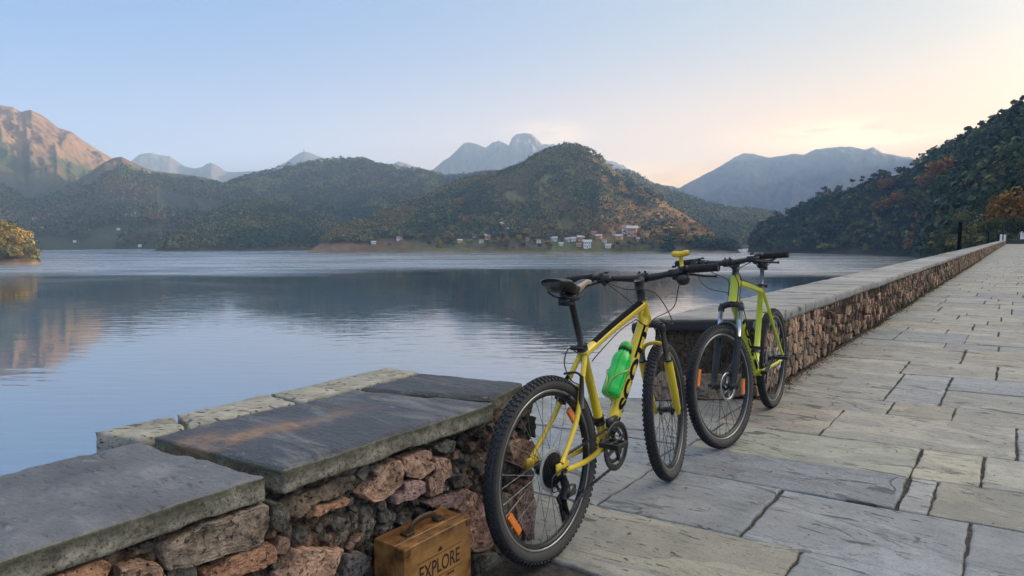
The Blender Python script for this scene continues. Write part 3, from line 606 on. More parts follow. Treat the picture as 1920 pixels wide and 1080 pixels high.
#@@PART2
# ================================================================== PAVEMENT
def flag_extra(t, mp, c, h):
    s = t.add('ShaderNodeMapping', {'Vector': mp, 'Scale': (.32, 1, 1)}).outputs[0]
    f = t.noise(s, 9.0, 3, .55, .8); fm = t.ramp(f, .335, .375, 1, 0)
    g = t.noise(s, 38.0, 3, .6, .6); gm = t.ramp(g, .33, .37, 1, 0)
    sp = t.noise(mp, 130.0, 4, .7); c = t.mix(t.math('MULTIPLY', t.ramp(sp, .45, .62), .3), c, (.36, .34, .30)); c = t.mix(t.math('MULTIPLY', t.ramp(sp, .36, .46, 1, 0), .45), c, (.06, .06, .058))
    st2 = t.noise(s, 15.0, 6, .7, 2.0); c = t.mix(t.math('MULTIPLY', t.ramp(st2, .52, .60), .28), c, (.09, .095, .10))
    v = t.add('ShaderNodeTexVoronoi', {'Vector': t.mix(.12, mp, t.add('ShaderNodeTexNoise', {'Vector': mp, 'Scale': 5.0}).outputs['Color']), 'Scale': 1.15}, feature='DISTANCE_TO_EDGE').outputs['Distance']
    crack = t.math('MULTIPLY', t.ramp(v, 0, .005, 1, 0), t.ramp(t.noise(mp, 1.9, 2), .56, .60))
    lay = t.noise(s, 2.2, 5, .6, 1.5); step = t.ramp(lay, .49, .51)
    c = t.mix(t.math('MULTIPLY', step, .28), c, (.12, .125, .13))
    eg = t.math('MULTIPLY', t.ramp(t.math('ABSOLUTE', t.math('SUBTRACT', lay, .5)), 0, .006, 1, 0), t.ramp(t.noise(mp, 3.3, 2), .5, .56)); c = t.mix(t.math('MULTIPLY', eg, .8), c, (.03, .03, .03)); 
    c = t.mix(t.math('MULTIPLY', t.ramp(t.noise(mp, .9, 4), .52, .7), .5), c, (.34, .32, .26))
    k = t.math('MAXIMUM', t.math('MULTIPLY', t.math('MAXIMUM', fm, gm), t.ramp(t.noise(mp, 1.7, 3, .6, .8), .34, .52)), crack)
    bl = t.ramp(t.noise(t.add('ShaderNodeMapping', {'Vector': mp, 'Location': (3.1, 1.7, 0)}).outputs[0], 2.1, 5, .65, 1.4), .60, .72); c = t.mix(t.math('MULTIPLY', bl, .6), c, (.075, .076, .085))
    c = t.mix(t.math('MULTIPLY', k, .68), c, (.03, .029, .028))
    return c, t.math('SUBTRACT', t.math('ADD', t.math('ADD', t.math('MULTIPLY', h, .6), t.math('MULTIPLY', st2, .5)), t.math('MULTIPLY', step, .35)), t.math('MULTIPLY', k, .9))
M_flag = attr_mat('flagstone', .62, 5.0, .16, .006, extra=flag_extra, spec=.35)
M_joint = attr_mat('joint_dirt', .95, 30.0, .5, .01, det=4)
ROWS = [(-3, -2.9), (-2.3, -2.2), (-1.6, -1.5), (-1.0, -.85), (-.45, -.3), (.15, .3), (.75, .9), (1.35, 1.5), (2.09, 2.28), (2.53, 2.70), (3.15, 3.33), (3.59, 3.83), (4.17, 4.38), (4.92, 5.14), (5.33, 5.57), (6.48, 6.8), (7.2, 7.56), (8.26, 8.55), (8.71, 8.96), (9.62, 9.8), (10.1, 10.32), (10.85, 11.05)]
KN = {8: [-.60], 9: [-1.44, -.83, -.1], 10: [-1.5, -.37, -.25], 11: [-1.45, -.37, -.09], 12: [-1.5, -.90, .05], 13: [-.65, -.29], 14: [-.73, -.39, .45], 15: [-.77, -.09], 16: [-.38, .5], 17: [-.58, -.11], 18: [-1.1, -.42, .3], 19: [-1.09, -.66, -.13], 20: [-.41, .4]}
TINT = {(8, 0): (.27, .26, .215), (8, 1): (.23, .26, .29), (9, 0): (.22, .24, .26), (9, 1): (.19, .215, .245), (9, 2): (.22, .245, .275), (9, 3): (.21, .235, .265), (10, 0): (.2, .23, .27), (10, 1): (.165, .185, .215), (10, 2): (.26, .27, .28), (10, 3): (.21, .205, .175),
        (11, 0): (.22, .24, .27), (11, 1): (.27, .28, .24), (11, 2): (.34, .32, .26), (11, 3): (.30, .30, .27), (12, 0): (.24, .25, .25), (12, 1): (.30, .265, .225), (12, 2): (.29, .28, .25), (12, 3): (.24, .26, .28), (14, 0): (.28, .28, .26), (14, 1): (.25, .27, .28)}
rp = random.Random(4)
while ROWS[-1][0] < 138:
    d = rp.uniform(.42, 1.0); ROWS.append((ROWS[-1][0] + d, ROWS[-1][1] + d * rp.uniform(.96, 1.04)))
def clip_half(poly, a, b, c):                                # keep a*x+b*y<=c
    out = []
    for i in range(len(poly)):
        p, q = poly[i], poly[(i + 1) % len(poly)]; dp, dq = a * p[0] + b * p[1] - c, a * q[0] + b * q[1] - c
        if dp <= 0: out.append(p)
        if (dp < 0) != (dq < 0) and dp != dq: k = dp / (dp - dq); out.append((p[0] + k * (q[0] - p[0]), p[1] + k * (q[1] - p[1])))
    return out
def edge_resample(poly, step, jit, rg):
    out = []
    for i in range(len(poly)):
        p, q = np.array(poly[i]), np.array(poly[(i + 1) % len(poly)]); L = np.linalg.norm(q - p)
        n = max(1, int(L / step)); nr = np.array([q[1] - p[1], p[0] - q[0]]) / (L + 1e-9)
        for k in range(n):
            f = k / n; x = p + (q - p) * f; w_ = 0 if k == 0 else 1
            o = jit * w_ * (fbm(x[0] * 13 + rg, x[1] * 13, 0, 3) * .8 + (-1.5 * max(0, float(vnoise(x[0] * 3.1, x[1] * 3.1, rg)) - .45)))
            out.append(x + nr * o)
    out = np.array(out); c = out.mean(0)
    return out
pv = MB()
def paver(poly, col, seed):
    if len(poly) < 3: return
    col = (min(.5, col[0] * 1.19), min(.5, col[1] * 1.17), min(.5, col[2] * 1.11))
    u = poly[0][0]; ns = .045 if u < 8 else .12 if u < 20 else .5
    P = edge_resample(poly, ns * .8, .011 if u < 20 else .006, seed)
    c = P.mean(0); n = len(P); zo = rp.uniform(-.0035, .0035)
    def ring(ins, z):
        d = P - c; L = np.linalg.norm(d, axis=1, keepdims=True); Q = P - d / L * ins; return np.concatenate([Q, np.full((n, 1), z + zo)], 1)
    V = np.concatenate([ring(-.001, -.05), ring(0, -.007), ring(.004, -.002), ring(.011, 0)])
    F = [grid_faces(4, n, False, True)[:, ::-1], (np.arange(n) + 3 * n)[None]]
    # orientation: outline is counter-clockwise in (u,v); world (u,v) frame is left-handed, so flip
    F = [f[:, ::-1] for f in F]
    pv.add(UVZ(V), F, col)
YL = 4.89                                                    # outer edge of the landing, parallel to the view
for i in range(len(ROWS) - 1):
    (a0, a1), (b0, b1) = ROWS[i], ROWS[i + 1]
    f0 = lambda v: a0 + (a1 - a0) * (v + 1.4) / 1.4; f1 = lambda v: b0 + (b1 - b0) * (v + 1.4) / 1.4
    vs = KN.get(i)
    if vs is None:
        vs = []; v = -1.46 + rp.uniform(.3, 1.0)
        while v < .6: vs.append(v); v += rp.uniform(.35, 1.15)
    v = max(vs[-1], .3) + rp.uniform(.5, 1.0); vs = list(vs)
    while v < 3.4: vs.append(v); v += rp.uniform(.6, 1.3)
    left = -2.95 if 1.9 < b0 and a0 < 4.7 else -1.47
    ve = [left] + [x for x in vs if x > left + .1] + [4.0]
    off = 1 if (left < -2 and vs[0] > -1.47) else 0
    for k in range(len(ve) - 1):
        va, vb = ve[k], ve[k + 1]; gl = rp.uniform(.003, .007); gc = rp.uniform(.003, .012)
        poly = [(f0(va) + gl / 2, va + gc), (f0(vb) + gl / 2, vb - gc), (f1(vb) - gl / 2, vb - gc), (f1(va) - gl / 2, va + gc)]
        if i == 14 and va >= -.4:
            m0 = lambda v: 6.13 + (v + .39) * .17
            p1 = [(f0(va) + gl / 2, va + gc), (f0(vb) + gl / 2, vb - gc), (m0(vb) - gl, vb - gc), (m0(va) - gl, va + gc)]
            p2 = [(m0(va) + gl, va + gc), (m0(vb) + gl, vb - gc), (f1(vb) - gl / 2, vb - gc), (f1(va) - gl / 2, va + gc)]
            paver(p1, (.24, .24, .22), i); paver(p2, (.22, .24, .27), i + .5); continue
        if left < -2:
            poly = clip_half(poly, UD[1], ND[1], YL - .02)
            poly = clip_half(poly, -1, 0, -2.0) if va < -1.6 else poly
        r = rp.random(); g = rp.uniform(.22, .31)
        col = TINT.get((i, k), (g, g * .985, g * .90) if r < .6 else (g * .86, g * .92, g * 1.0) if r < .85 else (g * 1.08, g * .98, g * .82))
        paver(poly, col, i * 7 + k * 1.3)
tag(pv.build('pavement', M_flag, None, False), kind='structure')
nu, nv = 300, 60; uu = np.concatenate([np.linspace(-3, 12, 200), np.linspace(12.5, 139, 100)]); vv = np.linspace(-1.55, 4.1, nv)
Uu, Vv = np.meshgrid(uu, vv, indexing='ij'); Zz = -.011 + .004 * fbm(Uu * 9, Vv * 9, 1)
tag(mk('joint_mortar', UVZ(np.stack([Uu, Vv, Zz], -1).reshape(-1, 3)), grid_faces(nu, nv)[:, ::-1], M_joint, None, (.055, .050, .044)), kind='structure')
LP = [(1.9, -1.5), (4.95, -1.5), (4.95, -2.95), (1.9, -2.95)]; LP = clip_half(LP, UD[1], ND[1], YL)
M_dam = attr_mat('embankment_stone', .9, 1.5, .4, .03, det=6)
def prism(name, uvp, z0, z1, mat, col, parent=None):
    n = len(uvp); V = UVZ([(u, v, z0) for u, v in uvp] + [(u, v, z1) for u, v in uvp])
    F = [np.arange(n)[None], (np.arange(n) + n)[::-1][None], np.array([[i, i + n, (i + 1) % n + n, (i + 1) % n] for i in range(n)])]
    return mk(name, V, F, mat, parent, col, False)
tag(prism('landing', LP, -.6, -.012, M_dam, (.12, .11, .10)), kind='structure')
tag(prism('embankment', [(-12, -2.15), (-12, 4.05), (141, 4.05), (141, -2.15)], ZW - 3, -.06, M_dam, (.15, .13, .11)), kind='structure')
tag(prism('landing_steps', [(2.0, -2.1), (4.5, -2.1), (4.0, -2.7), (2.0, -2.9)], ZW - 3, -.62, M_dam, (.13, .12, .10)), kind='structure')

# ================================================================== STONE WALLS
def cop_extra(t, mp, c, h):
    s = t.add('ShaderNodeMapping', {'Vector': mp, 'Scale': (.35, 1, 1)}).outputs[0]
    ge = t.add('ShaderNodeNewGeometry'); nz_ = t.add('ShaderNodeSeparateXYZ', {0: ge.outputs['Normal']}).outputs[2]
    side = t.ramp(nz_, .45, .75, 1, 0)
    z = t.add('ShaderNodeSeparateXYZ', {0: ge.outputs['Position']}).outputs[2]
    moss = t.math('MULTIPLY', t.ramp(t.math('ADD', z, t.math('MULTIPLY', t.noise(mp, 14, 4), .05)), .585, .615), side)
    up = c
    f = t.noise(s, 7.0, 5, .65, 1.2)
    up = t.mix(t.math('MULTIPLY', t.ramp(f, .50, .66), .7), up, (.21, .205, .195))
    fine = t.noise(s, 55, 4, .65, .3)
    up = t.mix(t.math('MULTIPLY', t.math('MULTIPLY', t.ramp(fine, .38, .44, 1, 0), t.ramp(t.noise(mp, 5.0, 4, .6, 1.0), .42, .58)), .75), up, (.014, .014, .016))
    cv_ = t.add('ShaderNodeTexVoronoi', {'Vector': t.mix(.16, mp, t.add('ShaderNodeTexNoise', {'Vector': mp, 'Scale': 7.0, 'Detail': 6.0}).outputs['Color']), 'Scale': 1.6}, feature='DISTANCE_TO_EDGE').outputs['Distance']
    up = t.mix(t.math('MULTIPLY', t.ramp(cv_, 0, .006, 1, 0), t.ramp(t.noise(mp, 2.3, 1), .5, .54)), up, (.01, .01, .01))
    up = t.mix(t.math('MULTIPLY', t.ramp(t.noise(mp, 160, 3, .7), .56, .66), .4), up, (.26, .26, .25))
    up = t.mix(t.math('MULTIPLY', t.ramp(t.noise(s, 34, 5, .7, 1.0), .60, .70), .6), up, (.30, .29, .27))
    up = t.mix(t.math('MULTIPLY', t.ramp(t.noise(mp, 2.6, 5, .6), .42, .62), .6), up, (.035, .037, .043))
    sd = t.mix(t.ramp(t.noise(mp, 22, 4, .65), .35, .6), (.14, .13, .09), (.34, .32, .25))
    sd = t.mix(t.ramp(t.noise(mp, 110, 5, .7), .36, .52, .85, 0), sd, (.035, .033, .026))
    sd = t.mix(t.math('MULTIPLY', moss, .85), sd, (.045, .045, .026))
    c = t.mix(side, up, sd)
    return c, t.math('ADD', t.math('ADD', h, t.math('MULTIPLY', f, .5)), t.math('MULTIPLY', fine, .6))
M_cop = attr_mat('coping_stone', .55, 6.0, .25, .008, extra=cop_extra, spec=.4)
def stain_extra(t, mp, c, h):
    c, h = cop_extra(t, mp, c, h)
    ps = t.add('ShaderNodeSeparateXYZ', {0: t.add('ShaderNodeNewGeometry').outputs['Position']})
    out = None
    for (u, v, ru, rv) in ((1.06, -1.80, .17, .055), (.955, -1.885, .07, .05), (1.25, -1.78, .2, .05)):
        x0, y0 = XY(u, v)
        dx = t.math('SUBTRACT', ps.outputs[0], float(x0)); dy = t.math('SUBTRACT', ps.outputs[1], float(y0))
        du = t.math('ADD', t.math('MULTIPLY', dx, float(UD[0]) / ru), t.math('MULTIPLY', dy, float(UD[1]) / ru))
        dv = t.math('ADD', t.math('MULTIPLY', dx, float(ND[0]) / rv), t.math('MULTIPLY', dy, float(ND[1]) / rv))
        m = t.math('EXPONENT', t.math('MULTIPLY', t.math('ADD', t.math('POWER', du, 2.0), t.math('POWER', dv, 2.0)), -1.0))
        out = m if out is None else t.math('MAXIMUM', out, m)
    m = t.math('MULTIPLY', out, t.ramp(t.noise(mp, 7, 4), .3, .55), clamp=True)
    return t.mix(t.math('MULTIPLY', t.math('MULTIPLY', m, t.ramp(t.noise(mp, 24, 5, .7), .32, .56), clamp=True), .9), c, (.29, .16, .075)), h
M_copst = attr_mat('stained_coping_stone', .5, 6.0, .25, .008, extra=stain_extra, spec=.45)
M_kerb = attr_mat('weathered_kerb', .8, 12.0, .35, .006, pit=.7, pitscale=60, stretch=(.5, 1, 1))
M_farcop = attr_mat('dry_coping_stone', .75, 4.0, .2, .006, pit=.6, pitscale=10, stretch=(.35, 1, 1))
M_stone = attr_mat('sandstone', .9, 14.0, .6, .02, pit=.5, pitscale=70)
M_stonef = attr_mat('rubble_stone', .9, 9.0, .4, .012, pit=.5, pitscale=20)
M_mortar = attr_mat('crumbling_mortar', .95, 34.0, .8, .02, pit=.8, pitscale=60)

def rslab(name, c4, ztop, T, res, r, amp, seed, mat, col, parent, chip=.012, wob=.0):
    """weathered slab: rounded box, chipped arrises, uneven faces. c4: (u,v) corners front-near, front-far, back-far, back-near"""
    c4 = np.array(c4, float); L = np.linalg.norm(c4[1] - c4[0]); W = np.linalg.norm(c4[3] - c4[0])
    n = [max(2, int(L / res)) + 1, max(2, int(W / res)) + 1, max(2, int(T / min(res, T / 3))) + 1]
    h = np.array([L, W, T]) / 2; Vs, Fs, nn = [], [], 0
    for ax in range(3):
        a, b = [i for i in range(3) if i != ax]
        A, B = np.meshgrid(np.linspace(-1, 1, n[a]), np.linspace(-1, 1, n[b]), indexing='ij')
        for s in (-1, 1):
            p = np.zeros(A.shape + (3,)); p[..., a] = A * h[a]; p[..., b] = B * h[b]; p[..., ax] = s * h[ax]
            f = grid_faces(*A.shape); flip = (s > 0) != (ax == 1)
            Fs.append((f if flip else f[:, ::-1]) + nn); Vs.append(p.reshape(-1, 3)); nn += A.size
    p = np.concatenate(Vs); F = np.concatenate(Fs)
    key = np.round(p * 1e5).astype(np.int64); _, idx, inv = np.unique(key, axis=0, return_index=True, return_inverse=True)
    p = p[idx]; F = inv.reshape(-1)[F]
    q = np.clip(p, -(h - r), h - r); d = p - q; dl = np.linalg.norm(d, axis=1, keepdims=True)
    P = np.where(dl > 1e-9, q + d / np.maximum(dl, 1e-9) * np.minimum(dl, r), p)
    near = ((h - np.abs(p)) < .022).sum(1) >= 2
    nrm = d / np.maximum(dl, 1e-9)
    e = np.clip(fbm(p[:, 0] * 9 + seed, p[:, 1] * 9, p[:, 2] * 9, 4) * 1.6 + .25, 0, 1) * chip * near
    P = P - nrm * e[:, None]
    dn = amp * fbm(p[:, 0] * 13 + seed, p[:, 1] * 13, p[:, 2] * 13 + seed, 5) + amp * 1.5 * fbm(p[:, 0] * 3 + seed, p[:, 1] * 3, seed, 3)
    P = P + nrm * dn[:, None]
    if wob: P[:, 2] += wob * fbm(p[:, 0] * 4 + seed, p[:, 1] * 4, 1., 3) * (p[:, 2] < 0) * (np.abs(p[:, 1]) > h[1] - .03)
    s_, t_ = (P[:, :1] / h[0] + 1) / 2, (P[:, 1:2] / h[1] + 1) / 2
    uv = (c4[0] * (1 - s_) + c4[1] * s_) * (1 - t_) + (c4[3] * (1 - s_) + c4[2] * s_) * t_
    V = UVZ(np.concatenate([uv, (ztop - T / 2 + P[:, 2:3])], 1))
    return mk(name, V, F[:, ::-1], mat, parent, col)

def stone_outline(poly, step, jit, seed):
    P = np.array(poly, float); out = []
    for i in range(len(P)):
        p, q = P[i], P[(i + 1) % len(P)]; n = max(1, int(np.linalg.norm(q - p) / step))
        for k in range(n): out.append(p + (q - p) * k / n)
    O = np.array(out); c = O.mean(0)
    for _ in range(1 if step < .008 else 0): O = .15 * np.roll(O, 1, 0) + .7 * O + .15 * np.roll(O, -1, 0)
    for _ in range(0): O = .25 * np.roll(O, 1, 0) + .5 * O + .25 * np.roll(O, -1, 0)
    d = O - c; L = np.linalg.norm(d, axis=1, keepdims=True)
    return O + d / (L + 1e-9) * (jit * fbm(O[:, :1] * 40 + seed, O[:, 1:] * 40, seed, 3))
def add_stone(b, poly, fr, hgt, seed, col, step=.012, jit=.004, rings=((0, -.02), (.0, .45), (.04, .8), (.12, 1.0), (.35, 1.05), (.65, 1.1)), amp=.005):
    """poly in face coordinates; fr maps (a, b, depth) to the world"""
    A = sum(poly[i][0] * poly[(i + 1) % len(poly)][1] - poly[(i + 1) % len(poly)][0] * poly[i][1] for i in range(len(poly)))
    if A < 0: poly = poly[::-1]
    O = stone_outline(poly, step, jit, seed); c = O.mean(0); n = len(O); V = []
    tilt = np.array([math.sin(seed * 3.1), math.cos(seed * 5.3)]) * .06
    for ins, k in rings:
        Q = O + (c - O) * ins
        dep = hgt * k if k > 0 else k
        z = dep + (amp * fbm(Q[:, 0] * 30 + seed, Q[:, 1] * 30, seed, 4) * (k > .3)) + ((Q - c) @ tilt) * (k > 0) * min(1, max(k, 0))
        V.append(np.stack([Q[:, 0], Q[:, 1], z + 0 * Q[:, 0]], 1))
    V.append(np.array([[c[0], c[1], hgt * 1.1]])); V = np.concatenate(V); m = len(rings)
    F = [grid_faces(m, n, False, True)[:, ::-1], np.stack([np.arange(n) + (m - 1) * n, (np.arange(n) + 1) % n + (m - 1) * n, np.full(n, m * n)], 1)]
    b.add(fr(V), F, col)
def face_uv(v0):                                             # wall face looking at the walkway
    return lambda V: UVZ(np.stack([V[:, 0], v0 + V[:, 2], V[:, 1]], 1))
def pip(x, y, poly):
    r = np.zeros(np.shape(x), bool); P = np.array(poly)
    for i in range(len(P)):
        (x1, y1), (x2, y2) = P[i], P[i - 1]
        c = ((y1 > y) != (y2 > y)) & (x < (x2 - x1) * (y - y1) / (y2 - y1 + 1e-12) + x1); r ^= c
    return r
def mortar_face(b, a0, a1, b0, b1, res, fr, amp, col, cell=.03, seed=0, flip=False):
    n1, n2 = int((a1 - a0) / res) + 2, int((b1 - b0) / res) + 2
    A, B = np.meshgrid(np.linspace(a0, a1, n1), np.linspace(b0, b1, n2), indexing='ij')
    d1, d2, idv = worley(A / cell + .6 * fbm(A * 20, B * 20, 1), B / cell, seed)
    z = amp * (.9 * fbm(A * 9, B * 9, seed, 4) + .9 * (np.clip(1 - d1 * 1.3, 0, 1) ** .6) * (.35 + idv) - .6)
    e = np.minimum(np.minimum(A - a0, a1 - A), np.minimum(B - b0, b1 - B)); z = np.where(e < res * .5, z - .03, z)
    V = np.stack([A, B, z], -1).reshape(-1, 3)
    k = np.clip(1 - 1.15 * d1, 0, 1)[..., None] * (.35 + 1.0 * idv[..., None]); tone = (fbm(A * 5, B * 5, seed + 3, 3)[..., None] > .05)
    c = np.asarray(col) * (.35 + 1.7 * k) * np.where(tone, np.array([1.25, .95, .8]), np.array([1, 1, 1]))
    f = grid_faces(n1, n2); b.add(fr(V), f if not flip else f[:, ::-1], c.reshape(-1, 3))

# ---- near wall
VF = -1.50
near_wall = tag(empty('stone_wall', P3(1.0, -1.8, 0)), 'low near rubble wall with dark slabs on top, suitcase at its foot', 'wall')
def under(o, root):                                          # parent keeping world place
    o.parent = root; o.matrix_parent_inverse = root.matrix_world.inverted(); return o
bpy.context.view_layer.update()
core = prism('core', [(-1.3, VF - .035), (-1.3, -2.0), (.84, -2.0), (.84, -2.21), (2.02, -2.21), (2.12, VF - .035)], -.3, .535, M_mortar, (.10, .085, .07)); under(core, near_wall)
c2 = lambda x, y: on_face(280 + x / 4.571, 880 + y / 4.571, VF + .03); c3 = lambda x, y: on_face(520 + x / 3.6, 780 + y / 3.6, VF + .03); c4_ = lambda x, y: on_face(900 + x / 3., 720 + y / 3., VF + .03); c1 = lambda x, y: on_face(x / 4., 900 + y / 4., VF + .03)
PINK, TAN, GREY, ORG = (.36, .225, .155), (.25, .195, .145), (.13, .12, .095), (.40, .215, .13)
TR = [(c2, [(90, 700), (130, 640), (320, 560), (500, 455), (700, 400), (800, 335), (960, 285), (1020, 310), (1030, 400), (1020, 520), (980, 570), (980, 640), (860, 690), (700, 720), (500, 800), (330, 850), (170, 870), (110, 790)], TAN, .035),
      (c2, [(1045, 285), (1130, 290), (1190, 350), (1205, 420), (1160, 510), (1090, 540), (1045, 500), (1035, 400)], GREY, .035),
      (c2, [(490, 900), (620, 840), (700, 760), (800, 720), (980, 655), (1100, 650), (1120, 800), (960, 870), (800, 914), (700, 1010), (480, 1020)], ORG, .03),
      (c2, [(1110, 910), (1180, 830), (1260, 700), (1380, 690), (1530, 695), (1680, 680), (1640, 780), (1590, 900), (1500, 1010), (1420, 1120), (1100, 1120)], PINK, .035),
      (c2, [(170, 885), (430, 835), (430, 990), (180, 1050)], GREY, .02), (c2, [(-250, 850), (-80, 790), (70, 815), (150, 914), (170, 1060), (-240, 1090)], PINK, .03),
      (c1, [(420, 720), (560, 640), (780, 590), (850, 640), (800, 760), (600, 860), (380, 860)], ORG, .03), (c1, [(0, 800), (180, 740), (400, 640), (420, 690), (380, 800), (200, 900), (0, 930)], TAN, .03),
      (c3, [(560, 530), (650, 440), (680, 410), (740, 340), (835, 300), (865, 350), (850, 460), (780, 520), (700, 570), (640, 585), (600, 560)], PINK, .035), (c3, [(655, 375), (725, 330), (725, 350), (715, 395), (660, 405)], TAN, .03),
      (c3, [(862, 290), (950, 250), (1010, 225), (1040, 240), (1045, 280), (1010, 300), (1070, 320), (1060, 360), (1000, 410), (960, 430), (885, 412), (858, 345)], PINK, .03), (c3, [(1070, 285), (1160, 290), (1172, 330), (1175, 395), (1120, 440), (1115, 520), (1032, 550), (1022, 432), (1060, 400)], PINK, .035),
      (c3, [(855, 455), (960, 435), (993, 445), (990, 510), (920, 560), (800, 600), (812, 550), (860, 500)], (.30, .2, .17), .035), (c3, [(1012, 595), (1060, 552), (1150, 550), (1275, 492), (1315, 512), (1205, 620), (1100, 627), (1030, 615)], (.31, .2, .16), .035),
      (c3, [(1335, 512), (1380, 570), (1400, 640), (1450, 780), (1490, 880), (1440, 915), (1330, 930), (1260, 800), (1215, 625)], (.34, .205, .16), .03), (c3, [(1133, 455), (1168, 480), (1160, 508), (1125, 510)], TAN, .03), (c3, [(250, 690), (300, 622), (420, 590), (505, 560), (485, 610), (380, 640), (300, 690)], ORG, .02),
      (c3, [(60, 600), (200, 540), (430, 430), (540, 400), (560, 440), (470, 540), (300, 600), (180, 700), (90, 700)], (.17, .125, .09), .012), (c3, [(1070, 210), (1150, 160), (1220, 170), (1190, 250), (1110, 250)], (.12, .11, .09), .03), (c3, [(1180, 400), (1300, 400), (1330, 470), (1200, 490)], (.12, .10, .085), .025),
      (c4_, [(165, 330), (250, 312), (330, 320), (350, 420), (240, 480), (180, 440)], PINK, .03), (c4_, [(200, 600), (280, 540), (350, 640), (345, 860), (290, 890), (220, 800), (190, 700)], (.33, .22, .17), .035), (c4_, [(100, 600), (185, 620), (190, 760), (130, 800)], TAN, .03), (c4_, [(300, 180), (350, 170), (360, 290), (310, 300)], (.15, .13, .11), .03),
      (c3, [(1340, 940), (1480, 925), (1560, 1000), (1500, 1080), (1340, 1090)], (.13, .125, .11), .03), (c3, [(480, 945), (600, 930), (640, 1020), (560, 1100), (440, 1090)], (.16, .14, .13), .03)]
fb = MB(); occupied = []
for k, (fn, pts, col, hh) in enumerate(TR):
    P = [fn(*p) for p in pts]; P = [(min(p[0], 2.10), min(p[1], .528)) for p in P]; occupied.append(P)
    add_stone(fb, P, face_uv(VF), hh, k * 1.7, col, .006, .006, amp=.009, rings=((-.02, -.03), (.0, .3), (.004, .72), (.02, .93), (.06, 1.0), (.13, .98), (.21, 1.02), (.30, 1.0), (.40, 1.04), (.5, 1.0), (.62, 1.03), (.75, 1.0), (.88, 1.02)))
rg = random.Random(9); pts_ = []
for _ in range(5200):
    a, b_ = rg.uniform(-1.1, 2.1), rg.uniform(.0, .52)
    big = a < .25; rad = rg.uniform(.05, .09) if big else rg.uniform(.012, .034)
    if any(pip(a + dx * rad, b_ + dy * rad, o) for o in occupied if abs(o[0][0] - a) < .6 for dx, dy in ((0, 0), (1, 0), (-1, 0), (0, 1), (0, -1))): continue
    if any((a - p[0]) ** 2 + (b_ - p[1]) ** 2 < ((rad + p[2]) * .93) ** 2 for p in pts_): continue
    pts_.append((a, b_, rad)); 
    n = rg.randint(4, 6); ph = rg.random() * 6
    po = [(a + rad * rg.uniform(.75, 1.15) * math.cos(ph + 6.283 * i / n), min(.53, b_ + rad * rg.uniform(.7, 1.1) * math.sin(ph + 6.283 * i / n))) for i in range(n)]
    g = rg.uniform(.05, .15); col = (g * 1.15, g, g * .82) if rg.random() < .75 else (g * 2.2, g * 1.45, g * 1.05)
    add_stone(fb, po, face_uv(VF), rad * rg.uniform(.35, .8), rg.random() * 50, col, .010, .004, ((0, -.02), (.02, .7), (.10, 1.0), (.5, 1.0)), .008)
under(fb.build('rubble_stones', M_stone, None, False), near_wall)
mo = MB(); mortar_face(mo, .1, 2.12, -.02, .54, .0065, face_uv(VF - .004), .022, (.105, .088, .068), .03, 4); mortar_face(mo, -1.3, .1, -.02, .54, .02, face_uv(VF - .004), .02, (.105, .088, .068), .04, 4)
under(mo.build('mortar', M_mortar), near_wall)
under(rslab('coping_slab', [(-.55, -1.455), (.925, -1.462), (.862, -2.0), (-.45, -1.99)], .60, .062, .010, .006, .003, 1., M_cop, (.12, .122, .128), None, .010, .014), near_wall)
under(rslab('coping_slab', [(.965, -1.455), (1.825, -1.457), (1.665, -2.015), (.90, -2.008)], .602, .066, .010, .005, .0025, 2., M_copst, (.034, .037, .044), None, .008, .008), near_wall)
under(rslab('coping_slab', [(1.86, -1.50), (2.15, -1.57), (2.06, -2.055), (1.69, -2.025)], .601, .07, .014, .01, .003, 3., M_cop, (.034, .037, .045), None, .014), near_wall)
under(rslab('coping_slab', [(-1.4, -1.46), (-.57, -1.455), (-.48, -1.99), (-1.4, -2.0)], .60, .062, .03, .012, .004, 8., M_cop, (.12, .125, .135), None, .02), near_wall)
for k, q in enumerate([[(.862, -2.015), (1.008, -2.03), (1.060, -2.215), (.812, -2.225)], [(1.016, -2.03), (1.41, -2.03), (1.415, -2.225), (1.068, -2.215)], [(1.42, -2.03), (2.05, -2.06), (2.025, -2.24), (1.425, -2.225)]]):
    under(rslab('back_kerb_stone', q, .602, .10, .012, .006, .002, 10. + k, M_kerb, (.30, .285, .235), None, .008), near_wall)

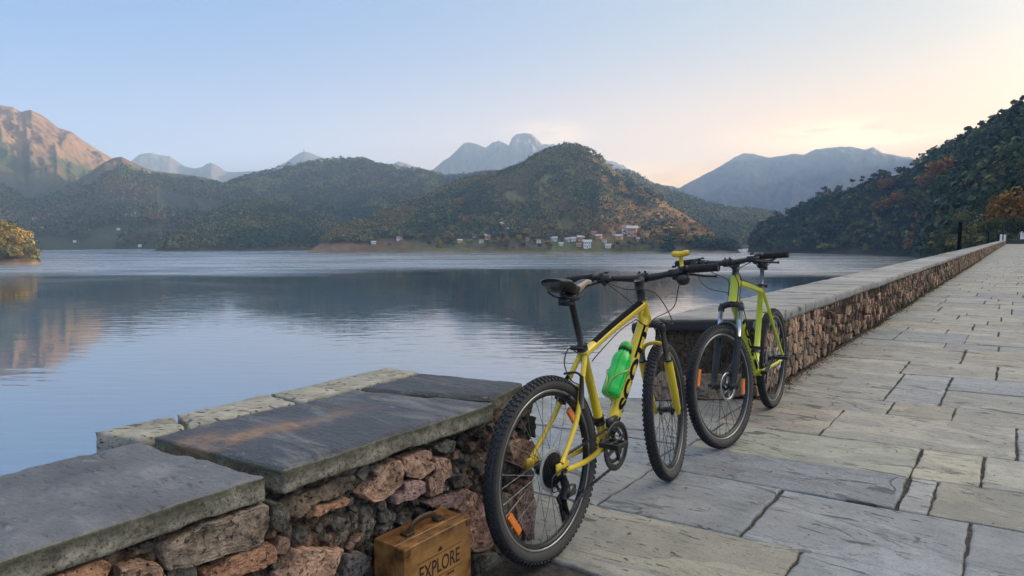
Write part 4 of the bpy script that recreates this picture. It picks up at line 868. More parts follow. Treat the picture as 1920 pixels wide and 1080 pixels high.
# ---- long wall
far_wall = tag(empty('stone_wall', P3(6.0, -1.8, 0)), 'long rubble wall with pale coping running to the far trees', 'wall')
bpy.context.view_layer.update()
E0, E1 = np.array([4.93, -1.515]), np.array([4.46, -2.06])
core = prism('core', [(4.90, -1.54), (4.43, -2.05), (138, -2.09), (138, -1.54)], -.3, .51, M_mortar, (.08, .06, .045)); under(core, far_wall)
def voronoi(a0, a1, b0, b1, sa, sb, rgn, jit=.42):
    na, nb = int((a1 - a0) / sa), max(1, int((b1 - b0) / sb)); sa, sb = (a1 - a0) / na, (b1 - b0) / nb
    P = {(i, j): (a0 + (i + .5 + rgn.uniform(-jit, jit)) * sa, b0 + (j + .5 + rgn.uniform(-jit, jit)) * sb) for i in range(-1, na + 1) for j in range(-1, nb + 1)}
    for i in range(na):
        for j in range(nb):
            p = P[i, j]; poly = [(p[0] - sa * 1.4, b0), (p[0] + sa * 1.4, b0), (p[0] + sa * 1.4, b1), (p[0] - sa * 1.4, b1)]
            for di in (-2, -1, 0, 1, 2):
                for dj in (-1, 0, 1):
                    q = P.get((i + di, j + dj))
                    if q is None or (di == 0 and dj == 0): continue
                    a, b = q[0] - p[0], q[1] - p[1]; c = (q[0] ** 2 + q[1] ** 2 - p[0] ** 2 - p[1] ** 2) / 2
                    poly = clip_half(poly, a, b, c)
                    if len(poly) < 3: break
                if len(poly) < 3: break
            if len(poly) >= 3: yield poly, (i, j)
def shrink(poly, g):
    c = np.mean(poly, 0); out = []
    for p in poly:
        d = np.array(p) - c; L = np.linalg.norm(d); out.append(tuple(c + d * max(.3, 1 - g / (L + 1e-9))))
    return out
fw = MB(); rg = random.Random(21)
def wall_band(u0, u1, su, sv, step, rings):
    for poly, ij in voronoi(u0, u1, .0, .515, su, sv, rg):
        u = poly[0][0]; dens = float(vnoise(u * .35, 3.3)); keep = .95 if u < 7.2 else (.50 + .35 * dens if u < 13 else .75 + .3 * dens)
        if rg.random() > keep: continue
        g = rg.uniform(.006, .014) if u < 7 else rg.uniform(.008, .028); poly = shrink(poly, g)
        k = rg.uniform(.7, 1.2); col = (.42 * k, .27 * k, .18 * k) if rg.random() < .6 else (.22 * k, .17 * k, .125 * k)
        if u > 7 and rg.random() < .35: col = tuple(c * .45 for c in col)
        add_stone(fw, poly, face_uv(-1.505), rg.uniform(.008, .022), rg.random() * 90, col, step, .005 if u < 20 else .0, rings, .005)
R4 = ((0, -.03), (.0, .75), (.04, 1.0), (.4, 1.0)); R3 = ((0, -.03), (.04, .6), (.3, 1.0))
wall_band(4.95, 8.0, .085, .085, .014, R4); wall_band(8.0, 16, .10, .10, .03, R4); wall_band(16, 40, .13, .12, .06, R3); wall_band(40, 137, .2, .17, .2, R3)
# end face towards the landing
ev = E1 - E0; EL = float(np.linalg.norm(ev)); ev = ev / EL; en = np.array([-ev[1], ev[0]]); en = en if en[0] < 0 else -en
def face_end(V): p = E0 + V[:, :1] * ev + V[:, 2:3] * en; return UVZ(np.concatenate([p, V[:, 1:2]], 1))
for poly, ij in voronoi(.0, EL, .22, .50, .06, .055, rg):
    if rg.random() < .8: k = rg.uniform(.35, .9); add_stone(fw, shrink(poly, rg.uniform(.004, .014)), face_end, rg.uniform(.01, .025), rg.random() * 90, (.075 * k, .066 * k, .058 * k), .012, .003, R4, .003)  # upper end stones darkened, shade of this face put into their colour
for poly, ij in voronoi(.0, EL, .0, .22, .20, .22, rg, .25): k = rg.uniform(.8, 1.1); add_stone(fw, shrink(poly, .008), face_end, .04, rg.random() * 90, (.30 * k, .225 * k, .17 * k), .014, .004, R4, .006)
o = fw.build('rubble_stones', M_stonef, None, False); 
for p in (): pass
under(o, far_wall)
mo = MB(); mortar_face(mo, 4.93, 14, -.02, .525, .02, face_uv(-1.51), .02, (.075, .055, .040), .05, 8); mortar_face(mo, 14, 137.5, -.02, .525, .09, face_uv(-1.51), .02, (.075, .055, .040), .12, 9)
mortar_face(mo, 0, EL, -.02, .525, .012, face_end, .014, (.05, .045, .04), .03, 5)  # end mortar coloured darker for the shade on this face
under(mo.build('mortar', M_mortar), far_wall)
under(rslab('end_shade_slab', [tuple(E0 + en * .05 - ev * .03), tuple(E0 + en * .03 - ev * .03), tuple(E1 + en * .03 + ev * .02), tuple(E1 + en * .05 + ev * .02)], .594, .085, .02, .004, .001, 55., simple('end_shade_black', (.020, .022, .026), .6, var=.3, scale=20, bump=.002), (1, 1, 1), None, .004), far_wall)  # added dark slab, paints the shade on the coping's end
u = 4.82; fr = MB(); k = 0; cuts = [(4.895, 4.449)]
cw = [5.62, 6.25, 6.60, 7.5, 8.5, 9.05, 9.9]
while u < 137:
    u = cw[k] if k < len(cw) else u + rp.uniform(.6, 1.15); k += 1; cuts.append((u, u + (0 if k > 3 else -.04 * (3 - k))))
for k in range(len(cuts) - 1):
    (a0, a1), (b0, b1) = cuts[k], cuts[k + 1]; g = .004
    c = random.uniform(.26, .34); col = (c, c * .975, c * .91); zt = .60 + random.uniform(-.003, .003)
    q = [(a0 + g, -1.47), (b0 - g, -1.47 + random.uniform(-.004, .004)), (b1 - g, -2.10), (a1 + g, -2.10 if k else -2.085)]
    if k < 90: under(rslab('coping_slab', q, zt, .09, .03 if k < 8 else .06 if k < 20 else .25, .008, .002, 20. + k, M_farcop, col, None, .008), far_wall)
    else:
        V = UVZ([(x, y, z) for x, y in q for z in (zt - .09, zt)]); fr.add(V, [np.array([[1, 3, 5, 7][::-1], [0, 2, 3, 1], [2, 4, 5, 3], [4, 6, 7, 5], [6, 0, 1, 7]])], col)
o = fr.build('distant_coping', M_farcop, None, False); tag(o, kind='stuff'); under(o, far_wall)
# cross wall, posts, bollards at the far end
cwall = tag(empty('end_wall', P3(139, 1, 0)), 'low dark wall crossing the far end of the walkway', 'wall'); bpy.context.view_layer.update()
under(prism('masonry', [(139, -1.5), (139, 4), (139.5, 4), (139.5, -1.5)], -.3, .70, M_mortar, (.10, .09, .08)), cwall)
under(prism('coping', [(138.9, -1.6), (138.9, 4.1), (139.6, 4.1), (139.6, -1.6)], .702, .80, M_farcop, (.14, .13, .12)), cwall)
M_blk = simple('black_paint', (.008, .008, .009), .9, spec=.1); M_wht = simple('white_paint', (.72, .72, .70), .6, var=.08)
def post(px, Y, ytop, ybot, r, mat, label, cat, nm, cap=True):
    z0 = CAMH - (ybot - HOR) / FPX * Y; z1 = CAMH + (HOR - ytop) / FPX * Y; ro = empty(nm, at(px, Y, z0)); h = z1 - z0
    mk('shaft', *lathe([(r * 1.15, -.6), (r * 1.1, .1 * h), (r, .12 * h), (r, h)], 12), mat, ro)
    mk('cap', *lathe([(r * 1.25, h + .002), (r * 1.3, h + r * .4), (r * .7, h + r), (.001, h + r * 1.1)], 12), mat, ro)
    mk('base_plate', *lathe([(r * 2.2, -.62), (r * 2.2, -.58), (r * 1.2, -.57)], 12), mat, ro)
    return tag(ro, label, cat)
post(1799.5, 39, 419, 466, .10, M_blk, 'tall black pole standing behind the long wall', 'pole', 'pole')
post(1853, 62, 435.5, 456, .05, M_blk, 'short dark pole further along behind the wall', 'pole', 'pole')
post(1877, 112, 441.5, 452, .16, M_wht, 'left of two white bollards by the end of the wall', 'bollard', 'bollard')
post(1884, 114, 442, 452, .16, M_wht, 'right of two white bollards by the end of the wall', 'bollard', 'bollard')
post(1872, 110, 441, 452, .14, M_blk, 'dark bollard beside the two white ones', 'bollard', 'bollard')
post(1917, 136, 437.5, 452, .35, M_wht, 'pale pillar by the low wall at the right edge', 'pillar', 'pillar')
# weeds and litter at the foot of the wall
def weeds(name, ranges, label, mat, cols, hmax, seed, wv=.10):
    rs = np.random.RandomState(seed); V, C = [], []
    for u0, u1, n in ranges:
        c_ = rs.rand(max(3, int(n / 25))) * (u1 - u0) + u0
        for i in range(n):
            u = c_[rs.randint(len(c_))] + rs.normal() * .07; v = -1.47 + abs(rs.normal()) * wv * .5; a = rs.rand() * 6.28; h = hmax * (.3 + .7 * rs.rand()); wd = h * .16
            p = np.array([u, v, .0]); d = np.array([math.cos(a), math.sin(a), 0]); l = np.array([d[1], -d[0], 0]); tip = p + d * h * .5 * rs.rand() + [0, 0, h]
            V += [p - l * wd, p + l * wd, (p + tip) / 2 + l * wd * .9 + [0, 0, h * .1], tip]; C += [np.array(cols[rs.randint(len(cols))]) * (.7 + .6 * rs.rand())] * 4
    o = mk(name, UVZ(V), np.arange(len(V)).reshape(-1, 4), mat, None, np.array(C), False); return tag(o, label, name, None, 'stuff')
weeds('grass', [(5.3, 7.4, 260), (9.6, 10.9, 900), (12.6, 20, 900), (20, 34, 1800), (34, 60, 900)], 'short green weeds growing along the foot of the long wall', M_leaf, [(.07, .095, .02), (.10, .10, .03), (.13, .10, .04)], .022, 3, .05)
def litter():
    rs = np.random.RandomState(8); V, C = [], []
    for i in range(2600):
        u = 4.9 + rs.rand() ** 1.7 * 40; v = -1.46 + abs(rs.normal()) * .05; s = .006 + .012 * rs.rand(); a = rs.rand() * 6.28; z = .004 + .01 * rs.rand()
        d = np.array([math.cos(a), math.sin(a), .25 * rs.normal()]) * s; l = np.array([-math.sin(a), math.cos(a), .25 * rs.normal()]) * s * .6; p = np.array([u, v, z])
        V += [p - d, p - l, p + d, p + l]; C += [np.array([(.16, .09, .05), (.10, .065, .04), (.20, .13, .06)][rs.randint(3)])] * 4
    o = mk('leaf_litter', UVZ(V), np.arange(len(V)).reshape(-1, 4), M_leaf, None, np.array(C), False); tag(o, 'dry brown leaf litter along the foot of the long wall', 'litter', None, 'stuff')
litter()
def debris():
    rs = np.random.RandomState(18); V, C = [], []
    for i in range(420):
        u = 1.5 + rs.rand() ** 1.4 * 14; v = -1.4 + rs.rand() * 3.2; s = .004 + .009 * rs.rand(); a = rs.rand() * 6.28; z = .006 + .003 * rs.rand()
        d = np.array([math.cos(a), math.sin(a), .2 * rs.normal()]) * s; l = np.array([-math.sin(a), math.cos(a), .2 * rs.normal()]) * s * .55; q_ = np.array([u, v, z])
        V += [q_ - d, q_ - l, q_ + d, q_ + l]; C += [np.array([(.10, .065, .04), (.06, .05, .04), (.14, .10, .05)][rs.randint(3)])] * 4
    o = mk('fallen_leaves', UVZ(V), np.arange(len(V)).reshape(-1, 4), M_leaf, None, np.array(C), False); tag(o, 'tiny dry leaf scraps scattered over the paving', 'litter', None, 'stuff')
debris()
#@@PART3
# ================================================================== BICYCLES
M_rub = simple('tyre_rubber', (.022, .023, .027), .75, var=.25, scale=60, bump=.0004); M_side = simple('tyre_sidewall', (.055, .050, .044), .8, var=.25, scale=30)
M_sil = simple('brushed_alloy', (.42, .42, .42), .35, .9, var=.1); M_rim = simple('rim_black', (.02, .02, .021), .4, .2); M_dark = simple('black_plastic', (.016, .016, .018), .45, var=.2, bump=.0003)
M_steel = simple('chain_steel', (.10, .095, .09), .4, .8, var=.3, scale=90); M_grip = simple('grip_foam', (.012, .012, .014), .85, scale=90, bump=.0006)
M_yel = simple('yellow_frame_paint', (.70, .50, .015), .32, 0, .5, var=.05, scale=6); M_lime = simple('lime_frame_paint', (.50, .55, .018), .32, 0, .5, var=.05, scale=6)
M_decal = simple('black_decal', (.007, .007, .008), .8, 0, 0, spec=.12); M_orr = simple('orange_reflector', (.85, .20, .01), .25, 0, .6, var=.05); M_stan = simple('polished_stanchion', (.55, .60, .68), .18, .85, var=.04)
M_stand = simple('grey_stanchion', (.16, .15, .13), .3, .8, var=.1); M_tan = simple('saddle_side_vinyl', (.33, .28, .21), .5, var=.12); M_sad = simple('saddle_vinyl', (.018, .018, .019), .45, var=.15); M_brs = simple('worn_white_print', (.5, .5, .48), .6)
M_spk = simple('spoke_steel', (.30, .30, .30), .35, .85)
M_seatm = simple('seatpost_grey', (.12, .14, .17), .35, .6)

def rotm(ax, a):
    ax = np.array(ax, float); ax /= np.linalg.norm(ax); K = np.array([[0, -ax[2], ax[1]], [ax[2], 0, -ax[0]], [-ax[1], ax[0], 0]])
    return np.eye(3) + math.sin(a) * K + (1 - math.cos(a)) * K @ K
def ring(R, prof, n):                                        # torus-like solid about the y axis; prof: closed (dr, dy)
    t = np.linspace(0, 2 * np.pi, n, endpoint=False); p = np.asarray(prof)
    V = np.stack([(R + p[:, 0])[None] * np.cos(t)[:, None], np.repeat(p[None, :, 1], n, 0), (R + p[:, 0])[None] * np.sin(t)[:, None]], -1).reshape(-1, 3)
    return V, grid_faces(n, len(p), True, True)
def bicycle(q, st):
    fp, R = st['paint'], q['R']
    root = empty('bicycle', (q['x'], q['y'], 0)); M = Matrix.Rotation(q['yaw'], 4, 'Z') @ Matrix.Rotation(q['lean'], 4, 'X'); root.rotation_euler = M.to_euler()
    a = np.array([-math.cos(q['hta']), 0, math.sin(q['hta'])]); p = np.array([a[2], 0, -a[0]])
    ra = np.array([0, 0, R]); bb = np.array([math.sqrt(q['cs'] ** 2 - (R - q['bbh']) ** 2), 0, q['bbh']]); sd = np.array([-math.cos(q['sta']), 0, math.sin(q['sta'])])
    stt = bb + sd * q['stl']; spt = bb + sd * q['sad']; fa = np.array([q['wb'], 0, R]); sb = fa - .04 * p; cr = sb + a * .47; hl = sb + a * .50; ht = sb + a * (.50 + q['htl']); stem = ht + a * q['hb']
    SM = rotm(a, q['steer']); steer = lambda V: (np.asarray(V) - sb) @ SM.T + sb
    I = lambda V: V
    Y = lambda x, y, z: np.array([x, y, z])
    # ---- wheels
    def wheel(front):
        c = fa if front else ra; fn = (lambda V: steer(np.asarray(V) + c)) if front else (lambda V: np.asarray(V) + c)
        Rt = R - .027; rimR = Rt - .032
        b = MB(); b.add(*ring(rimR, [(.012, -.0125), (.012, .0125), (-.002, .012), (-.014, .006), (-.014, -.006), (-.002, -.012)], 96), m=0)
        for s in (-1, 1): b.add(*ring(rimR, [(.0118, s * .0132), (.0012, s * .0128), (.0012, s * .0118), (.0118, s * .0118)], 96), m=1)
        wl = b.xf(fn).build('wheel', [M_rim, M_sil], root)
        # tyre with knobs
        b = MB(); ph = np.linspace(0, 2 * np.pi, 20, endpoint=False); prof = [(.0245 * math.cos(t), .0245 * math.sin(t)) for t in ph]
        V, F = ring(Rt, prof, 120); md = np.tile((np.cos(ph + math.pi / 20) < .25).astype(int), 120); b.V.append(V); b.C.append(np.ones((len(V), 3))); b.F.append(F); b.M.append(md); b.n += len(V)
        nk = 92; kn = []
        for i in range(nk):
            th0 = 2 * np.pi * i / nk
            for psi, off, ws, hs in ((0.13, 0, .0042, .0075), (-.13, .5, .0042, .0075), (.50, .25, .0045, .0065), (-.50, .75, .0045, .0065), (.90, 0, .0042, .0085), (-.90, .5, .0042, .0085)):
                th = th0 + off * 2 * np.pi / nk; rr = Rt + .0262 * math.cos(psi); y = .0262 * math.sin(psi)
                er = np.array([math.cos(th), 0, math.sin(th)]); et = np.array([-math.sin(th), 0, math.cos(th)]); nn = er * math.cos(psi) + np.array([0, 1, 0]) * math.sin(psi); bi = np.cross(nn, et)
                V, F = box((0, 0, 0), (hs * 1.35, ws * 2.1, .0058)); kn.append((V[:, :1] * et + V[:, 1:2] * bi + V[:, 2:] * nn + er * (rr) + np.array([0, y, 0])))
        KV = np.concatenate(kn); KF = np.concatenate([F + 8 * i for i in range(len(kn))]); b.add(KV, KF)
        ty = b.xf(fn).build('tyre', [M_rub, M_side], wl, True)
        m = ty.modifiers.new('edges', 'EDGE_SPLIT'); m.split_angle = R_(35)
        # spokes
        b = MB(); ns = 32
        for i in range(ns):
            s = -1 if i % 2 else 1; t = 2 * np.pi * i / ns; tw = t + (1 if (i // 2) % 2 else -1) * 1.15
            hb_ = np.array([.022 * math.cos(tw), s * .027, .022 * math.sin(tw)]); e = np.array([(rimR - .012) * math.cos(t), s * .003, (rimR - .012) * math.sin(t)])
            b.add(*tube([hb_, e], .0013, 4, False))
            b.add(*tube([e * .955, e], .0022, 5, False))
        b.xf(fn).build('spokes', M_spk if not front else M_steel, wl)
        b = MB(); b.add(*tube([(0, -.05, 0), (0, -.036, 0), (0, -.034, 0), (0, -.024, 0), (0, -.02, 0), (0, .02, 0), (0, .024, 0), (0, .034, 0), (0, .036, 0), (0, .05, 0)], [.009, .009, .026, .026, .014, .014, .026, .026, .009, .009], 18)); b.xf(fn).build('hub', M_dark, wl)
        for (th, al) in st['refl_f' if front else 'refl_r']:
            t = R_(th); e = np.array([math.cos(t), 0, math.sin(t)]); et = np.array([-math.sin(t), 0, math.cos(t)])
            V, F = box((0, 0, 0), (.095, .012, .028)); V = V[:, :1] * et + V[:, 1:2] * np.array([0, 1, 0]) + V[:, 2:] * e + e * (rimR - .038); o = MB().add(V, F).xf(fn).build('reflector', M_orr, wl, False); bevel(o, .004)
        if not front:
            b = MB()
            for k, r_ in enumerate(np.linspace(.062, .024, 8)):
                n = 36; t = np.linspace(0, 2 * np.pi, n * 2, endpoint=False); rr = r_ + .003 * (np.arange(n * 2) % 2); y = -.030 - .0047 * k
                V = np.concatenate([np.stack([rr * np.cos(t), 0 * t + y, rr * np.sin(t)], 1), np.stack([rr * np.cos(t), 0 * t + y - .0026, rr * np.sin(t)], 1)]); n2 = 2 * n
                b.add(V, [np.arange(n2)[None], (np.arange(n2) + n2)[::-1][None], np.stack([np.arange(n2), np.arange(n2) + n2, (np.arange(n2) + 1) % n2 + n2, (np.arange(n2) + 1) % n2], 1)])
            b.xf(fn).build('cassette', M_dark, wl, False)
            b = MB(); V, F = lathe([(.026, -.0275), (.074, -.0285), (.078, -.0275), (.078, -.0265), (.026, -.0265)], 40, 'y'); b.add(V, F); b.xf(fn).build('spoke_protector', simple('cloudy_plastic', (.30, .30, .27), .4), wl)
        if (front and st['disc']) or (not front and st['disc']):
            b = MB(); b.add(*ring(.072, [(.010, .0385), (-.008, .0385), (-.008, .0405), (.010, .0405)], 60))
            for i in range(6): t = i * math.pi / 3; b.add(*tube([(.022 * math.cos(t), .039, .022 * math.sin(t)), (.066 * math.cos(t + .5), .0395, .066 * math.sin(t + .5))], .0035, 5))
            b.xf(fn).build('brake_disc', M_sil, wl)
        return wl
    wheel(False); wheel(True)
    # ---- frame
    b = MB(); rt, rd = st.get('rt', .0195), .026
    tj = hl + (ht - hl) * .80; dj = hl + (ht - hl) * .22; sj = stt - sd * .03
    def oval(P, r, sx_=1.0, m=0, n=18): b.add(*tube(P, r, n, True, sx_), m=m)
    oval([hl, hl + a * .008, ht - a * .008, ht], [.0275, .025, .025, .0275], m=0)
    mid = (tj + sj) / 2 + Y(0, 0, .006); TTP = spl([tj, mid, sj], 10); oval(TTP, np.linspace(.024, rt * .92, len(TTP)), 1.0)
    DTP = spl([dj, (dj + bb) / 2 - Y(.0, 0, .012), bb + Y(.01, 0, .01)], 12); oval(DTP, np.linspace(.030, .027, len(DTP)), .92)
    oval([bb, stt], [.0195, .0175]); oval([bb + Y(0, -.036, 0), bb + Y(0, .036, 0)], .0225)
    oval([stt - sd * .02, stt + sd * .002], .0195)
    gs = spl([tj - p * .012 - a * .03, (tj + dj) / 2 - p * .04, dj + (bb - dj) * .10], 6); oval(gs, .012)   # gusset behind the head tube
    for s in (-1, 1):
        drop = ra + Y(-.002, s * .068, 0)
        cs_ = spl([bb + Y(-.012, s * .024, -.002), bb + Y(-.09, s * .034, .002), ra + Y(.20, s * .050, -.018), drop + Y(.03, 0, -.003)], 7); oval(cs_, np.linspace(.0125, .0095, len(cs_)), 1, n=12)
        ss_ = spl([sj + Y(-.008, s * .012, -.004), sj + (drop - sj) * .22 + Y(.004, s * .014, 0), sj + (drop - sj) * .6 + Y(.022, s * .012, .0), drop + Y(.008, 0, .03)], 7); oval(ss_, np.linspace(.0115, .009, len(ss_)), 1, n=12)
        V, F = box((0, 0, 0), (.075, .007, .040)); b.add(V + drop + Y(.012, -s * .002, .012), F)
    sb_ = sj + (ra - sj) * .30; oval([sb_ + Y(.006, -.03, 0), sb_ + Y(.006, .03, 0)], .008, n=10)
    frm = b.build('frame', fp, root)
    # decals: panel along the top tube and lettering on the down tube
    b = MB(); T, A_, B_ = frames(TTP); n = len(TTP)
    i0, i1 = int(n * .08), int(n * .86); strip = []
    for i in range(i0, i1):
        r_ = np.interp(i, [0, n - 1], [.024, rt * .92]) + .0006
        for k in np.linspace(-1.1, 1.0, 10): ang = k; up = np.array([0, 0, 1.]) - T[i] * T[i][2]; up /= np.linalg.norm(up); sdv = np.cross(T[i], up); strip.append(TTP[i] + r_ * (math.cos(ang) * up + math.sin(ang) * sdv * (1 if st['flip'] else -1)))
    b.add(np.array(strip), grid_faces(i1 - i0, 10)); dec = b.build('decal', M_decal, frm)
    def wrap_text(txt, s0, s1, size, side, rad, mat, up_ang=0.0, nm='lettering', lift=.0012):
        cu = bpy.data.curves.new(nm, 'FONT'); cu.body = txt; cu.size = 1; cu.align_y = 'CENTER'; cu.offset = .045; cu.resolution_u = 3; to = bpy.data.objects.new(nm, cu); COL.objects.link(to); bpy.context.view_layer.update()
        me = bpy.data.meshes.new_from_object(to.evaluated_get(bpy.context.evaluated_depsgraph_get())); bpy.data.objects.remove(to)
        bmm = __import__('bmesh').new(); bmm.from_mesh(me); __import__('bmesh').ops.triangulate(bmm, faces=bmm.faces); __import__('bmesh').ops.subdivide_edges(bmm, edges=[e for e in bmm.edges if e.calc_length() > .12], cuts=2, use_grid_fill=False); __import__('bmesh').ops.triangulate(bmm, faces=bmm.faces); bmm.to_mesh(me); bmm.free()
        co = np.array([v.co[:] for v in me.vertices]); fs = np.array([p_.vertices[:] for p_ in me.polygons]); x = (co[:, 0] - co[:, 0].min()) / np.ptp(co[:, 0]); yy = (co[:, 1] - co[:, 1].mean()) / np.ptp(co[:, 1]) * size
        e0, e1 = bb + (dj - bb) * s0, bb + (dj - bb) * s1; ax_ = (e1 - e0) / np.linalg.norm(e1 - e0); upv = np.cross(ax_, np.array([0, -1., 0])) * -1; upv = upv if upv[2] > 0 else -upv; lat = np.array([0, side, 0.])
        ang = yy / rad + up_ang; base = e0 + (e1 - e0) * x[:, None]; fr_ = s0 + (s1 - s0) * x
        cen = np.stack([np.interp(fr_, [0, 1], [bb[k] + (.01, 0, .01)[k], dj[k]]) for k in range(3)], 1) - np.array([0, 0, 1])[None] * (.012 * 4 * fr_ * (1 - fr_))[:, None]
        V = cen + (rad + lift) * (np.cos(ang)[:, None] * lat * .94 + np.sin(ang)[:, None] * upv)
        mk(nm, V, fs, mat, frm, None, False); bpy.data.meshes.remove(me)
    wrap_text('SCOTT', .24, .92, .046, -1, .0296, M_decal, .18); wrap_text('SCOTT', .26, .90, .042, 1, .0296, M_decal)
    for s in (-1, 1):
        P = [bb + (dj - bb) * k + np.array([0, s * .0275, -.004]) for k in np.linspace(.07, .2, 6)]; b = MB()
        pts2 = [(bb + (dj - bb) * k + Y(.01 * (1 - k), 0, .01 * (1 - k) - .012 * 4 * k * (1 - k)), k) for k in np.linspace(.06, .2, 6)]; ax_ = (dj - bb) / np.linalg.norm(dj - bb); upv = np.cross(ax_, [0, 1., 0]); upv = upv if upv[2] > 0 else -upv
        V = [c_ + .0302 * (math.cos(g_) * np.array([0, s * .94, 0]) + math.sin(g_) * upv) for c_, k in pts2 for g_ in np.linspace(-.7, .5 - 3 * (k - .06), 6)]
        b.add(V, grid_faces(6, 6)); b.build('decal', M_decal, frm)
    # ---- seat
    b = MB(); b.add(*tube([stt - sd * .02, spt - sd * .01], .0138, 14)); b.build('seatpost', st['post'], root)
    b = MB(); b.add(*tube([stt - sd * .012, stt + sd * .012], .0235, 16)); b.add(*tube([stt + Y(-.02, -.018, 0), stt + Y(-.045, -.02, .004), stt + Y(-.035, .03, .0)], .006, 8)); b.add(*tube([stt + Y(-.022, .01, .0), stt + Y(-.026, .034, .002)], .010, 8)); b.build('seat_clamp', M_dark, root)
    X = np.linspace(-.13, .145, 15); b = MB(); SV = []
    for x in X:
        k = (x + .13) / .275; wd = np.interp(k, [0, .06, .2, .4, .6, .85, 1], [.045, .066, .074, .052, .030, .020, .012]); zt = .012 * math.cos(k * 6.0) + .006 + (.010 if k < .15 else 0) - (.012 * max(0, k - .85) / .15); th_ = np.interp(k, [0, .3, .7, 1], [.030, .044, .034, .018])
        for g_ in np.linspace(0, 2 * np.pi, 20, endpoint=False):
            cy, cz = math.cos(g_), math.sin(g_); SV.append([x, wd * np.sign(cy) * abs(cy) ** .8, zt + (th_ * .35 * cz if cz > 0 else th_ * .85 * cz * (.5 + .5 * abs(cy) ** .5))])
    tilt = rotm([0, 1, 0], st['saddle_tilt']); SV = np.array(SV) @ tilt.T + spt + Y(.005, 0, .035); nF = grid_faces(15, 20, False, True); jj = nF[:, 0] % 20; ii = nF[:, 0] // 20
    mi_ = (((jj < 3) | (jj > 17) | ((jj > 6) & (jj < 13))) & (ii > 6)).astype(int) if st['tan'] else np.zeros(len(nF), int)
    b.V.append(SV); b.C.append(np.ones((len(SV), 3))); b.F.append(nF); b.M.append(mi_); b.F.append(np.arange(20)[::-1][None]); b.M.append(np.array([0])); b.F.append((np.arange(20) + 280)[None]); b.M.append(np.array([1 if st['tan'] else 0])); b.n += len(SV)
    sad = b.build('saddle', [M_sad, M_tan], root)
    b = MB()
    for s in (-1, 1): b.add(*tube(spl([spt + Y(-.10, s * .035, .02), spt + Y(-.05, s * .022, -.006), spt + Y(.05, s * .022, -.006), spt + Y(.11, s * .008, .022)], 6), .0036, 8))
    V, F = box(spt + Y(0, 0, -.008), (.06, .05, .028)); b.add(V, F); V, F = box(spt + Y(-.025, 0, -.022), (.05, .04, .03)); b.add(V, F); b.build('rails', M_dark, sad)
    # ---- fork
    ax = lambda y, k, off=.0: fa * 0 + sb + a * k + p * off + Y(0, y, 0)
    W_ = .062; fk = MB(); crz = .455
    for s in (-1, 1):
        fk.add(*tube([ax(s * W_, crz, .012), ax(s * W_, .26, .016)], .0135, 14), m=1)
    fk.add(*tube(spl([ax(-W_, crz - .012, .012), ax(-W_ * .98, crz + .014, .012), ax(-W_ * .5, crz + .030, .006), ax(0, crz + .034, .0), ax(W_ * .5, crz + .030, .006), ax(W_ * .98, crz + .014, .012), ax(W_, crz - .012, .012)], 5), [.0185] * 31 if False else .0185, 12), m=2)
    for s in (-1, 1): fk.add(*tube([ax(s * W_, crz + .022, .012), ax(s * W_, crz + .034, .012)], [.016, .012], 12), m=2)
    fk.add(*tube([ax(0, crz + .02, 0), hl], .0175, 12), m=2)
    for s in (-1, 1):
        fk.add(*tube([ax(s * W_, .285, .016), ax(s * W_, .272, .016), ax(s * W_, .12, .018), ax(s * (W_ - .002), .03, .024), ax(s * (W_ - .006), -.018, .038)], [.019, .0205, .0195, .017, .011], 14), m=0)
        fk.add(*tube([ax(s * W_, .292, .016), ax(s * W_, .280, .016)], [.0165, .019], 14), m=2)
    arch = spl([ax(-W_, .262, .03), ax(-W_ * .9, .335, .045), ax(-W_ * .4, .362, .05), ax(W_ * .4, .362, .05), ax(W_ * .9, .335, .045), ax(W_, .262, .03)], 6); fk.add(*tube(arch, .0095, 10), m=3)
    fk.add(*tube([steerless for steerless in (fa + Y(0, -.075, 0), fa + Y(0, .075, 0))], .006, 10), m=2); fk.add(*tube([fa + Y(0, .07, 0), fa + Y(0, .085, 0)], .012, 10), m=2); fk.add(*tube([fa + Y(0, -.07, 0), fa + Y(0, -.082, 0)], .011, 10), m=2)
    fk.add(*tube(spl([fa + Y(0, .082, 0), fa + Y(-.02, .095, .012), fa + Y(-.05, .092, .03)], 4), .0045, 8), m=2)
    fk.xf(steer).build('fork', [st['lower'], st['stan'], M_dark, st['arch']], root)
    # ---- stem, bars, grips, levers, cables
    bc = stem + Y(q['reach'], 0, q['rise'] - .01)
    b = MB(); b.add(*tube([ht, ht + a * .004, stem - a * .022, stem - a * .018], [.027, .021, .019, .021], 16)); b.add(*tube([stem - a * .02, stem + a * .022], .020, 14)); b.add(*tube([stem + p * .005, bc], [.019, .017], 14)); b.add(*tube([bc + Y(0, -.024, 0), bc + Y(0, .024, 0)], .0235, 14))
    for s in (-1, 1): b.add(*tube([bc + Y(.0, s * .014, .018), bc + Y(.0, s * .014, .032)], .005, 8))
    b.xf(steer).build('stem', M_dark, root)
    hw, sw, rs_ = q['hw'], q['sweep'], q.get('up', .02)
    e_ = lambda s: np.array([stem[0] + q['reach'] - sw, s * hw, stem[2] + q['rise'] + .01])
    bp = spl([e_(-1), e_(-1) + [.02, .13, .002], bc + Y(-.008, -.12, .008), bc + Y(0, -.04, 0), bc + Y(0, .04, 0), bc + Y(-.008, .12, .008), e_(1) + [.02, -.13, .002], e_(1)], 6)
    rr = .0142 + .0030 * np.exp(-((np.linspace(-1, 1, len(bp))) / .3) ** 4); hb = MB().add(*tube(bp, rr, 12)).xf(steer).build('handlebar', M_dark, root)
